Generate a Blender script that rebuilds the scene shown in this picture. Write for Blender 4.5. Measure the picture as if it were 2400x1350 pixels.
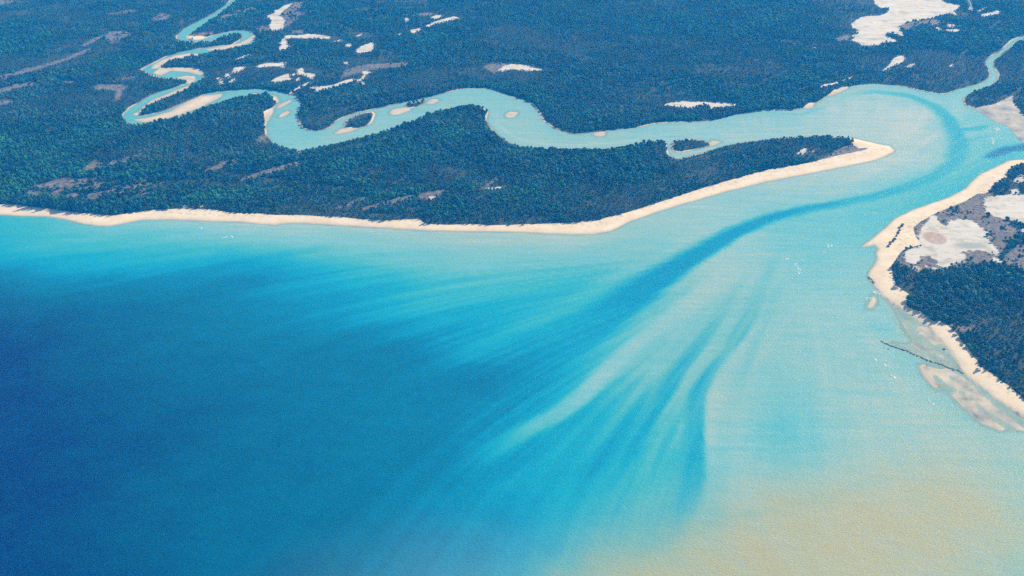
import bpy, math, random
import numpy as np

# ---------------------------------------------------------------- camera, sky, sun, exposure
scene = bpy.context.scene
for o in list(bpy.data.objects):
    bpy.data.objects.remove(o)
col = scene.collection
R = math.radians

cam_data = bpy.data.cameras.new("camera")
cam_data.sensor_width = 36.0
cam_data.lens = 35.025
cam_data.clip_start = 1.0
cam_data.clip_end = 80000.0
cam = bpy.data.objects.new("camera", cam_data)
PITCH, ALTITUDE = R(31), 1000.0                   # an aircraft at 1000 m, looking north and 31 degrees down
cam.location = (0.0, 0.0, ALTITUDE)
cam.rotation_euler = (R(90) - PITCH, 0.0, 0.0)
col.objects.link(cam)
scene.camera = cam

SUN_ELEV, SUN_AZ = 32.0, 52.0                      # degrees; azimuth from +Y towards +X
world = bpy.data.worlds.new("World")
scene.world = world
world.use_nodes = True
wn, wl = world.node_tree.nodes, world.node_tree.links
wn.clear()
sky = wn.new("ShaderNodeTexSky")
sky.sky_type = 'NISHITA'
sky.sun_disc = False
sky.sun_elevation = R(SUN_ELEV)
sky.sun_rotation = R(SUN_AZ)
sky.altitude = 0.0
bg = wn.new("ShaderNodeBackground")
bg.inputs["Strength"].default_value = 0.10
wo = wn.new("ShaderNodeOutputWorld")
wl.new(sky.outputs[0], bg.inputs[0])
wl.new(bg.outputs[0], wo.inputs[0])

sun_data = bpy.data.lights.new("sun", 'SUN')
sun_data.energy = 5.0
sun_data.angle = R(0.53)
sun_data.color = (1.0, 0.955, 0.88)
sun = bpy.data.objects.new("sun", sun_data)
sun.rotation_euler = (R(90 - SUN_ELEV), 0.0, R(180 - SUN_AZ))
sun.location = (900, 700, 2000)
col.objects.link(sun)

scene.view_settings.view_transform = 'Standard'
scene.view_settings.look = 'None'
scene.view_settings.exposure = 0.55
scene.view_settings.gamma = 1.0
scene.view_settings.use_curve_mapping = False
scene.render.engine = 'CYCLES'
scene.cycles.use_denoising = False
scene.cycles.max_bounces = 6
scene.cycles.diffuse_bounces = 3
scene.cycles.glossy_bounces = 2
scene.cycles.volume_bounces = 1
scene.cycles.sample_clamp_indirect = 6.0

# ---------------------------------------------------------------- the map of the bay, in metres
SEA = [(-26000,1704),(-6000,2254),(-1816.9,2004),(-1427.4,1991.3),(-1137.2,1980.8),(-1087.2,1974.5),(-1029.7,1972.4),(-987.1,1960),(-941.9,1939.5),
(-900.3,1927.4),(-876.4,1925.4),(-848.6,1939.5),(-815.9,1953.8),(-751.4,1957.9),(-674.1,1949.7),(-598.3,1945.6),(-540,1935.4),(-515.9,1931.4),
(-498.5,1937.5),(-466.6,1941.5),(-371.5,1929.4),(-277.3,1917.4),(-184,1905.4),(-91.9,1901.5),(0,1899.5),(73.2,1891.7),(137,1887.8),(183,1891.7),
(216.2,1905.4),(252,1941.5),(313.5,1987.1),(386.9,2034.3),(495.6,2099.2),(607.1,2155.4),(720.1,2201.6),(813.9,2241.7),(886,2272.5),(933.1,2304.1),
(959.1,2328.2),(967.9,2341.7),(964.9,2369.2),(941.2,2380.4),(914.4,2400.1),(887.2,2420),(871.4,2422.9),(779.2,2431.6),(698.6,2420),(604.2,2391.6),
(545.2,2369.2),(483.4,2325.5),(436.4,2298.8),(412.1,2277.7),(405.1,2280.4),(391.7,2314.7),(396.6,2391.6),(380.1,2400.1),(328,2377.6),(271.1,2352.7),
(215.8,2339),(140,2333.6),(64.9,2344.4),(10.9,2363.7),(-22.1,2405.7),(-50.8,2475.6),(-71.6,2545.7),(-66,2609.2),(-79.7,2638.7),(-119,2642),
(-177.1,2615.7),(-233.1,2573.9),(-285.4,2508.7),(-337.5,2463.7),(-388.9,2425.8),(-439.4,2391.6),(-478.8,2363.7),(-508.2,2344.4),(-539.1,2336.3),
(-574.1,2349.9),(-613.4,2383.2),(-640.1,2431.6),(-654.8,2490.6),(-663.7,2527.1),(-671.3,2551.9),(-674.9,2596.3),(-669.9,2628.8),(-661.2,2662),
(-660.4,2682.2),(-676.6,2719.9),(-711.5,2740.9),(-747.5,2737.4),(-761.1,2798),(-747.8,2794.4),(-708.9,2787.2),(-667.3,2765.6),(-638.6,2744.4),
(-617.6,2730.4),(-602.1,2699.2),(-591.1,2672),(-586.3,2632.1),(-587.4,2599.5),(-586.2,2567.6),(-571.8,2527.1),(-558.9,2493.6),(-536.4,2475.6),
(-518.5,2469.7),(-497.4,2478.6),(-483.3,2496.6),(-477.9,2536.3),(-464.3,2561.3),(-449.6,2580.3),(-423.8,2606),(-379.8,2632.1),(-335.4,2662),
(-290.1,2692.4),(-243.8,2719.9),(-197.1,2755),(-161.7,2787.2),(-124.9,2801.7),(-74.9,2798),(-43.3,2772.8),(-12.3,2740.9),(12.2,2723.4),(30.3,2706.1),
(57.7,2672),(76.4,2599.5),(86.5,2542.5),(113.5,2490.6),(151.3,2452),(173.5,2449),(225.2,2466.7),(282.9,2481.6),(341.5,2499.6),(384.3,2524),
(431.4,2533.2),(489,2533.2),(549.2,2548.8),(614.9,2589.9),(710.6,2625.5),(783.3,2622.2),(836.7,2655.3),(868.9,2695.8),(907.8,2740.9),(968,2801.7),
(1024.3,2831.1),(1073.2,2838.5),(1146.5,2820),(1181.5,2787.2),(1230.6,2751.4),(1249.1,2751.4),(1308.7,2794.4),(1370.7,2831.1),(1420.6,2876.1),
(1449.6,2918.5),(1464.8,2977.9),(1480.7,3039.4),(1511.3,3081.6),(1591.5,3169),(1666.8,3270),(1724.1,3312.9),(1845.9,3421.9),(2243.5,3764.5),
(2238.6,3693.7),(1809.3,3342),(1707.2,3274.7),(1641.7,3205.1),(1572.8,3124.8),(1515.3,3052),(1488.6,2994.1),(1476.1,2926.3),(1447.8,2864.8),
(1405,2816.3),(1348.9,2776.4),(1315.4,2747.9),(1284.4,2706.1),(1271.9,2658.6),(1287,2645.3),(1287.7,2632.1),(1298.5,2577.1),(1308,2530.2),
(1326,2499.6),(1321.4,2454.9),(1316.2,2417.2),(1317,2388.8),(1391.7,2360.9),(1365,2304.1),(1270.4,2283),(1227.9,2275.1),(1182.2,2236.6),
(1130.6,2199.1),(1092.8,2155.4),(1059,2113),(1004,2067.5),(941.6,2029.9),(902.5,2006.2),(846.7,1962),(794,1899.5),(756.1,1857),(732.5,1832.5),
(746.5,1834.4),(762.2,1841.9),(764.7,1821.4),(753.3,1804.9),(748.4,1777.9),(730.3,1748),(720,1734.2),(707.8,1705.4),(710.8,1677.3),(713.3,1640.3),
(723,1612.2),(731.8,1596.9),(740.1,1578.8),(749.5,1559.6),(759.7,1539.2),(764.8,1520.6),(767.7,1496.8),(770.9,1472.2),(776,1445.5),(771.8,1416.9),
(769,1394.1),(774.9,1371.8),(785.8,1345.2),(795.8,1312.4),(808.9,1287.4),(822.1,1265.3),(849.4,1206.9),(926.9,1082.4),(1500,500),(2200,-500),
(3500,-4000),(9000,-26000),(-26000,-26000)]
RIVER_LEFT = [(-1049.7,3856.5),(-1056.5,3749.5),(-1064.1,3636.2),(-1081.3,3553),(-1107.8,3467.8),(-1128.7,3396),(-1127,3301.4),(-1107,3250.4),(-1054.1,3231.8),
(-1020.7,3238.8),(-990.8,3259.8),(-962,3301.4),(-926.7,3334),(-915.6,3325.5),(-906.4,3301.4),(-905.2,3265.7),(-917.2,3219.1),(-948,3202),
(-989,3184.9),(-1019.9,3170.3),(-1058.6,3148),(-1097.6,3093.5),(-1114.7,3038.4),(-1129.1,2999.1),(-1137,2966.8),(-1106.5,2927.1),(-1064.6,2896),
(-1021.5,2880.6),(-974.1,2871.1),(-964.8,2855),(-964.5,2842.8),(-984.7,2808.6),(-1020,2769.7),(-1040.7,2736.9),(-1052.9,2679.1),(-1066,2645.5),
(-1068.3,2590),(-1055.6,2550.4),(-1035.9,2523.2),(-1010.1,2510.2),(-972.9,2519.4),(-924.2,2548.8),(-879.8,2598),(-841.7,2655.5),(-814.6,2691),
(-776,2720.3),(-734.1,2732.5),(-717.6,2732.5)]
RIVER_RIGHT = [(-1025.6,3840.9),(-1037,3734.7),(-1047.5,3616.5),(-1059.7,3520.6),(-1076.7,3421.3),(-1087.9,3341.4),(-1093,3301.4),(-1082.2,3269.2),(-1063.4,3265.7),
(-1035.9,3269.2),(-1013.8,3307.4),(-983.4,3343.8),(-948.1,3378.5),(-899.7,3374.7),(-863.8,3319.4),(-850.3,3242.3),(-872,3190.6),(-919.5,3156.9),
(-968.2,3118.4),(-993.2,3096.7),(-1031.3,3075.3),(-1069.4,3043.6),(-1087.9,3005.3),(-1092.9,2989),(-1081.1,2971.8),(-1062.9,2976.8),(-1025.8,2984.9),
(-984,2976.8),(-942.6,2944.8),(-928.2,2912.4),(-930.1,2873.9),(-942.1,2813.2),(-969.1,2754.5),(-1000.8,2706.4),(-1016.7,2659.7),(-1023,2618.3),
(-1021.3,2590),(-1016,2578),(-1011.6,2578),(-999.5,2586),(-975.1,2602.1),(-949.4,2634.7),(-921.2,2693.5),(-890.3,2748.3),(-849.8,2770.6),
(-806.5,2784),(-746.7,2789.5),(-729.9,2789.5)]
CREEKS = [[(1714.1,3789.6),(1709.3,3764.5),(1703.1,3727.3),(1692,3690.8),(1660.6,3619.6),(1666.4,3613.7),(1685.9,3654.9),(1705.7,3709),(1713.7,3745.8),
(1724.2,3789.6)],[(1689.4,3610.8),(1725.8,3648.9),(1754.3,3678.8),(1756.4,3675.8),(1721,3637.1),(1691,3606.7)]]
BARS = {'hairpin_bar': [(-1027,2548.8),(-987.5,2566.1),(-942.9,2612.6),(-918.8,2685),(-892.7,2734.2),(-835.4,2750.1),(-835.3,2725.5),(-865.7,2655.5),
(-906.9,2590),(-953.1,2548.8),(-991.6,2533.2)],'inner_hairpin_bar': [(-1040.2,2594),(-1029.4,2606.1),(-1031,2638.9),(-1022.5,2697.8),(-1002.6,2732.5),
(-976.9,2781.3),(-955.2,2815),(-944.1,2831.7),(-944.6,2799.5),(-980.1,2739.5),(-1010.2,2687.6),(-1021.3,2622.4),(-1020,2586),
(-1033.4,2582)],'upper_bend_bar': [(-1009.9,2890.2),(-984.3,2907.6),(-958.5,2901.8),(-947.7,2873.9),(-947.2,2831.7),(-962.2,2845.6),(-967.1,2869.2),
(-988.4,2876.8)],'mid_bend_bar': [(-1082,2974.8),(-1019.2,2984.9),(-964.8,2966.8),(-938.3,2934.9),(-941.7,2917.3),(-991.5,2944.8),(-1043.9,2956.8),
(-1063.2,2912.4),(-1090.1,2936.9)],'long_bend_bar': [(-1109,2976.8),(-1112.4,3009.4),(-1099.3,3054.1),(-1072.9,3102.1),(-1031.9,3126),(-987.8,3115.1),
(-989.8,3096.7),(-1032.8,3080.6),(-1070.3,3046.7),(-1089.2,3009.4),(-1082.6,2976.8)],'far_bend_bar': [(-990.9,3165.8),(-939.6,3196.3),(-898.8,3230.7),
(-879,3283.4),(-872.8,3319.4),(-860.9,3301.4),(-868.9,3238.8),(-902.8,3188.3),(-937.3,3159.1),(-973.3,3151.4)],'far_inner_bar': [(-1099.8,3319.4),
(-1082.6,3283.4),(-1045.7,3265.7),(-1017.9,3295.4),(-1039,3307.4),(-1066.1,3301.4)],'west_bank_bar': [(-752,2757.2),(-720.5,2754.5),(-697.1,2745.7),
(-675.1,2728.1),(-662.3,2697.8),(-663.1,2676.5),(-679.8,2706.4),(-702.6,2728.1),(-734.8,2735.1)],'west_point_bar': [(-684.2,2606.1),(-666.3,2640.5),
(-659,2598),(-661.8,2562.1),(-661.6,2527.1),(-674.5,2574)],'west_shoal': [(-654.8,2643),(-648.7,2672.3),(-630.3,2702.1),(-624.9,2689.3),
(-639.4,2655.5),(-649.2,2637.2)],'west_shoal2': [(-636.5,2574),(-631.9,2602.1),(-618.8,2618.3),(-614.2,2602.1),(-621.3,2578),
(-632.4,2567.7)],'islet_tail': [(-466.1,2451.8),(-455.3,2483),(-417.2,2495),(-410.7,2489),(-427.5,2466.6),
(-453,2448.9)],'islet_bar': [(-335.3,2596.4),(-333.6,2622.4),(-317.3,2637.2),(-287.1,2632.3),(-281.8,2622.4),(-307.4,2596.4),
(-324,2586)],'islet_bar_east': [(-237.8,2670.6),(-229.8,2706.4),(-211.7,2708.1),(-209.2,2693.5),(-221.5,2674)],'bend_shoal': [(-18.7,2586.7),
(-5.9,2609.2),(15.3,2606),(8.2,2573.9),(-11.6,2564.5)],'islet_point': [(508.2,2387.2),(519.6,2405.6),(540.2,2397.1),(520,2376),
(508.2,2371.1)],'north_bank_bar': [(213,2448.2),(234,2465.1),(245,2462.9),(240.2,2437.2),(223.2,2433.6)],'estuary_bar': [(815.9,2643),(843.9,2682.5),
(852.7,2679.1),(839.3,2647.2),(822.7,2634.7)],'estuary_bar2': [(906.2,2739.5),(945.7,2787.7),(986.8,2811.3),(979,2794.9),(941.3,2760.7),
(912.4,2734.2)],'hook_bar': [(670.5,1590.9),(681.4,1611.2),(689.3,1622),(696.4,1637.7),(696.1,1624.6),(688.3,1604),
(674.8,1587.6)],'lens_bar': [(702.7,1403.6),(712.6,1407.1),(713.2,1381.7),(713,1351.2),(709.8,1334.4),(703.6,1348.2),
(700.6,1373.5)],'far_shoal': [(728.3,1321.7),(738.8,1328.7),(747.3,1315.9),(755.2,1295.3),(755.3,1273),(761.4,1254.4),(762.9,1238.3),(747,1249),
(738.7,1276.3),(732.2,1298.7)]}
ISLETS = {'islet_long': [(-447.7,2485.2),(-449.1,2534.8),(-435.7,2567.7),(-410.7,2599.6),(-385.5,2610.2),(-376.8,2591.6),(-377.9,2534.8),(-387.2,2505.6),
(-418.7,2485.2)],'islet_small': [(-302.5,2638.9),(-292,2670.6),(-255.5,2685),(-239.5,2693.5),(-255.2,2662.2),
(-281.6,2637.2)],'islet_east': [(405.7,2360.7),(417.2,2394.2),(431.6,2408.5),(465.3,2412),(493.1,2404.2),(508,2378.1),(496.4,2362.8),(460.2,2343.5),
(420,2327.9),(406.7,2338.7)]}
MAIN_BEACH = [(-1844.1,2043.1),(-1451,2034.3),(-1158.9,2029.9),(-1118.4,2025.6),(-1090.7,2016.9),(-1044,2008.3),(-1000.8,1995.5),(-948.5,1982.9),(-898.1,1974.5),
(-861.7,1978.7),(-828.5,1993.4),(-793,2001.9),(-736.9,2006.2),(-668.8,2001.9),(-626.5,1985),(-569.1,1982.9),(-520,1974.5),(-472.7,1974.5),
(-434.2,1970.3),(-376.6,1964.1),(-328.2,1953.8),(-280.7,1947.6),(-234.3,1951.7),(-203.5,1953.8),(-190.7,1933.4),(-139.2,1927.4),(-93,1931.4),
(-46.4,1925.4),(0,1927.4),(46.5,1931.4),(93,1933.4),(139.9,1939.5),(187.3,1949.7),(236.5,1976.6),(287.1,2006.2),(350.3,2049.7),(415.6,2094.6),
(482.3,2136.4),(550.7,2177.1),(621.1,2219),(689.3,2244.2),(735.7,2262.2),(809.7,2301.4),(858.6,2322.8),(893.6,2339),(906.4,2352.7),(878.8,2347.2),
(871.7,2374.8),(874.4,2414.3),(872.2,2425.8),(933.3,2425.8),(994,2374.8),(975.8,2320.1),(885.4,2236.6),(708.3,2155.4),(486.9,2051.9),(328.5,1955.8),
(217.4,1866.5),(90.2,1857),(-181.9,1876.1),(-549.9,1895.6),(-868.6,1889.7),(-1024.2,1935.4),(-1402.2,1945.6),(-1783.3,1955.8)]
RIGHT_BEACH = [(1360,2293.5),(1260.1,2259.6),(1202.8,2216.5),(1178.8,2172.3),(1128.7,2120),(1097.6,2085.5),(1074,2083.3),(1032.6,2045.3),(983.4,2012.6),
(938.2,1980.8),(890.6,1939.5),(868.3,1915.4),(859.3,1876.1),(859.5,1838.1),(823.1,1823.2),(800.1,1799.4),(781.8,1770.8),(765.7,1742.8),(759,1722.2),
(754.1,1697),(750,1669.1),(757.6,1649.8),(765.4,1634),(758.2,1620),(745.9,1603),(750.2,1584.8),(761.7,1578.8),(770.1,1564),(775.7,1542.1),
(790.1,1545),(796.8,1529.2),(802.7,1503.8),(805.2,1454.8),(805.8,1425.9),(807.1,1397.9),(819,1368.2),(831.2,1339.3),(840.3,1306.7),(864.2,1238.3),
(941.8,1109.6),(877.4,1047.5),(810.2,1238.3),(781,1281.8),(754.7,1357.2),(757.8,1413.1),(755.9,1479),(717.7,1571.4),(687.7,1656.2),(690.8,1722.2),
(729.1,1792.2),(699.3,1810.4),(719,1847.5),(836,1987.1),(1057.8,2143.5),(1205.8,2280.4),(1385.2,2347.2)]
SALT = [[(1431.8,3985.4),(1385.4,3856.5),(1358.8,3764.5),(1344.3,3705.2),(1349.8,3647.6),(1371.6,3654.7),(1376.4,3633.4),(1346.7,3577.6),(1315,3550.3),
(1274.8,3543.5),(1244.1,3530),(1215.2,3496.7),(1179.2,3438),(1169.9,3393.5),(1190,3374.7),(1168,3350),(1174.2,3334),(1135,3301.4),(1149.4,3293),
(1123.7,3253.9),(1138,3236.5),(1140.1,3196.3),(1173.2,3202),(1200.5,3199.7),(1217.3,3230.7),(1243.8,3236.5),(1264.7,3224.9),(1277.7,3248.1),
(1264.3,3277.5),(1254.1,3301.4),(1269.4,3337.7),(1289.5,3343.8),(1299.6,3319.4),(1305.5,3283.4),(1327.1,3331.6),(1327.3,3381),(1336.2,3418.8),
(1381.1,3463.9),(1425.3,3483.5),(1493.6,3516.6),(1524.9,3550.3),(1573.4,3577.6),(1582.5,3561.2),(1590.7,3547.6),(1598.2,3602.5),(1628.2,3640.5),
(1647.9,3676.2),(1634.5,3697.9),(1616.3,3712.6),(1607.4,3742.1),(1636.6,3810),(1726.9,3985.4)],[(1129.4,2948.8),(1153.1,2976.8),(1179.6,3017.6),
(1199.9,3059.4),(1224,3091.3),(1240.9,3091.3),(1241.1,3064.7),(1219.6,3028),(1192.8,3007.3),(1163,2976.8),(1140.8,2948.8)],[(1215,2984.9),
(1235.9,3007.3),(1252.3,3014.5),(1244,2997.1),(1219.9,2979.8)],[(1471.4,3374.7),(1498.4,3378.5),(1534.1,3381),(1524.2,3359.8),(1498.5,3340.1),
(1485.4,3353.7)],[(1453.6,3396),(1469.2,3408.6),(1467,3374.7),(1457.7,3362.3)],[(1500.5,3403.6),(1520.5,3447),(1537.5,3438),
(1519.3,3399.8)],[(1681.2,3563.9),(1707.8,3577.6),(1760.2,3610.9),(1762.5,3599.8),(1745.9,3569.4),(1693.3,3542.2),(1671,3534.1)],[(1609.6,3276.3),
(1624.7,3295.4),(1638.6,3285.8),(1635.7,3264.5),(1613.4,3259.8)],[(1586.7,3255.1),(1599.4,3264.5),(1596.3,3252.8)],[(1323.7,3230.7),(1333.2,3248.1),
(1335.7,3238.8),(1326.3,3224.9)],[(1353.9,2992),(1367.7,3015.6),(1368.3,3002.2),(1357.3,2981.9)],[(895.3,2787.7),(918.9,2827),(947.2,2838.2),
(971.7,2857.8),(963.7,2831.7),(933.5,2811.3),(906.2,2791.3)],[(980.6,2857.8),(996.4,2872),(993.2,2859.7),(979.7,2850.3)],[(1005.1,2876.8),
(1025.9,2899.8),(1022,2886.4),(1008.1,2873.9)],[(857.6,2750.1),(868.5,2766.1),(867.3,2751.8),(859,2741.3)],[(424.6,2651.3),(442.6,2674),
(483.1,2683.3),(542.8,2679.1),(601.4,2669.8),(638.8,2661.3),(658,2659.7),(626.8,2645.5),(579,2629),(556.8,2620.8),(547.9,2647.2),(533.2,2657.2),
(515.9,2643),(499.5,2633.1),(461.4,2637.2),(445.5,2651.3)],[(498.7,2612.6),(511.3,2629),(506.7,2612.6)],[(262,2841),(267.8,2867.3),(276.1,2871.1),
(270.5,2852.2)],[(-44.3,2950),(-23.7,2990.1),(0,3010.5),(43.6,2998.2),(72.1,2969.9),(99.2,2953.9),(52.1,2946),(0,2961.9),
(-31.2,2942)],[(-877.1,3536.7),(-855,3577.6),(-860.5,3619.3),(-848.9,3623.5),(-837.3,3683.4),(-813,3711.1),(-814.3,3676.2),(-829,3605.3),
(-822,3550.3),(-794.9,3470.4),(-784.9,3387.2),(-804.2,3364.8),(-823.1,3364.8),(-840,3431.6),(-843.3,3483.5)],[(-761.4,3313.4),(-717.8,3311),
(-691.5,3325.5),(-662.1,3321.9),(-610.7,3297.8),(-610.5,3269.2),(-657.5,3274),(-701.1,3278.7),(-740.8,3281.1),(-752.3,3257.5),(-733.2,3213.4),
(-727.2,3177.1),(-744.3,3137),(-755.9,3165.8),(-753.7,3202),(-763.6,3230.7),(-761.1,3271.6)],[(-502.3,3121.6),(-499.5,3156.9),(-493.5,3190.6),
(-460.2,3233),(-451.9,3213.4),(-451.9,3143.6),(-464,3121.6)],[(-547.2,3207.7),(-528.8,3219.1),(-522.2,3196.3),(-532.5,3170.3)],[(-526.1,3297.8),
(-509.7,3329.2),(-512.8,3297.8)],[(-589.6,3244.6),(-566.9,3268.1),(-566.1,3238.8)],[(-377,3467.8),(-378.6,3526),(-362.9,3507.3),
(-364,3465.2)],[(-299.1,3512.6),(-269.5,3553),(-244.4,3547.6),(-264.6,3505.9)],[(-302.8,3412.4),(-268.2,3474.3),(-232.9,3512.6),(-204,3540.8),
(-183.7,3512.6),(-223.4,3478.2),(-262.2,3439.3),(-293.2,3406.1)],[(-343.9,3337.7),(-346.1,3371),(-317.9,3393.5),(-310.5,3368.5),
(-329.5,3334)],[(-391.8,3317),(-378.3,3334),(-374.3,3314.6)],[(-789.7,2992),(-767.5,3019.7),(-733.8,3017.6),(-704.6,3030),(-703.5,2973.8),
(-714.8,2989),(-757.7,2989),(-781.9,2978.8)],[(-713.6,2847.5),(-706.6,2883.5),(-678.2,2919.3),(-667.5,2888.3),(-655.7,2872),(-678,2852.2),
(-701.5,2842.8)],[(-657.3,2954.8),(-645.7,2971.8),(-629.8,2929),(-600.6,2919.3),(-591.3,2902.7),(-596.8,2869.2),(-620.8,2905.6),
(-645.2,2915.4)],[(-665.9,2905.6),(-657,2927.1),(-653.7,2912.4),(-660.9,2896)],[(-644.5,2859.7),(-639.3,2883.5),(-633.9,2871.1),
(-638.3,2852.2)],[(-598.4,2796.7),(-562.1,2804),(-532.5,2815),(-508.4,2842.8),(-478.8,2880.6),(-466.3,2864.5),(-480,2843.8),(-512.3,2805.9),
(-544.8,2774.1),(-571.4,2757.2),(-568.5,2785.8)],[(-465.1,2862.6),(-449.7,2878.7),(-446.6,2909.5),(-457.6,2927.1),(-448.5,2944.8),(-427.4,2932),
(-439.4,2911.5),(-442.4,2876.8),(-448.8,2859.7),(-431.8,2825.2),(-439.5,2824.2),(-456.1,2854.1)],[(-527.1,3025.9),(-517.6,3041.5),(-507.5,3012.5),
(-510.4,2995.1)],[(-642.7,2743),(-631.1,2787.7),(-615.9,2824.2),(-592,2859.7),(-598.3,2831.7),(-618,2784),(-633.5,2743)],[(-849.9,2932),
(-852.4,2976.8),(-824,2989),(-822.6,2954.8),(-838.5,2925.1)],[(-866.9,2896),(-867,2929),(-853.8,2917.3),(-849.2,2885.4)],[(-862.9,2828.9),
(-869.5,2861.6),(-856.5,2850.3),(-852.1,2819.6)],[(-869.6,3056.2),(-849.6,3093.5),(-819.8,3121.6),(-842.6,3077.4),(-860,3050.9)],[(-840.2,2845.6),
(-832.2,2878.7),(-824.5,2859.7),(-830.4,2831.7)],[(-889.8,2878.7),(-876.2,2888.3),(-867.8,2867.3)],[(903.1,1935.4),(931.2,1974.5),(936.3,1949.7),
(937,1921.4),(946.3,1921.4),(958.2,1945.6),(985.5,1955.8),(1006.5,1949.7),(1013.6,1925.4),(1017.2,1895.6),(1005.8,1860.8),(1010.5,1828.8),
(1007.3,1810.4),(990.4,1786.8),(990.5,1797.6),(982.5,1810.4),(970.7,1814),(951.5,1810.4),(922.2,1803.1),(931.2,1792.2),(928.9,1779.7),(912.1,1765.5),
(894.5,1760.2),(884.4,1742.8),(871.3,1737.6),(860.3,1749.7),(873,1765.5),(866.3,1770.8),(857.7,1783.2),(864,1795.8),(839.7,1786.8),(831.9,1779.7),
(832.8,1767.2),(817.2,1755),(801.7,1760.2),(804,1779.7),(814,1806.7),(830.1,1817.7),(844.7,1821.4),(858.2,1834.4),(860.5,1866.5),
(875.2,1895.6)],[(1067.2,2029.9),(1090.3,2063),(1119.5,2074.2),(1181.4,2081),(1282,2085.5),(1200.8,1915.4),(1116.4,1933.4),(1103.1,1945.6),
(1078.5,1953.8),(1066.6,1970.3),(1058.1,1991.3)],[(1082.4,1891.7),(1107.6,1913.4),(1159.3,1905.4),(1095.4,1885.8)],[(982.7,1785),(997.6,1772.5),
(996.5,1763.7),(983.7,1760.2),(976.8,1770.8)],[(834.3,1744.5),(855.4,1741.1),(849.7,1732.5)],[(805.2,1737.6),(817.3,1742.8),
(814.2,1729)],[(1186.9,2157.8),(1226,2186.8),(1220.3,2157.8),(1193.8,2143.5)],[(1155.7,2101.5),(1179.6,2110.7),(1171.6,2085.5),
(1154.8,2083.3)],[(715.5,2313.1),(736,2346.9),(750.4,2350.4),(735.9,2319.8),(721.4,2309.8)],[(754.6,2329.9),(763.7,2338.7),
(760.2,2323.2)],[(855,2422.8),(866.5,2424.2),(862.1,2413.5)],[(-739,2007.6),(-740.7,2023.8),(-733.9,2019.5),(-732,2006.5)],[(-698.2,2011.9),
(-697.1,2019.5),(-692.5,2013)],[(-670,2004.9),(-667.9,2013),(-663.9,2006.5)],[(-69.9,2157.9),(-62.5,2163.9),(-61.8,2154.9)],[(-58.8,2110.7),
(-41.5,2119.4),(-16.5,2125.3),(-23.9,2110.7),(-41.2,2104.9)],[(-84.6,2061.2),(-76.3,2068),(-76.1,2061.2)],[(-189.7,2059.6),(-185.8,2073.6),
(-175.6,2068),(-182,2054)],[(980.6,3173.7),(985.5,3179.3),(984.9,3170.3)]]
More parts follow.
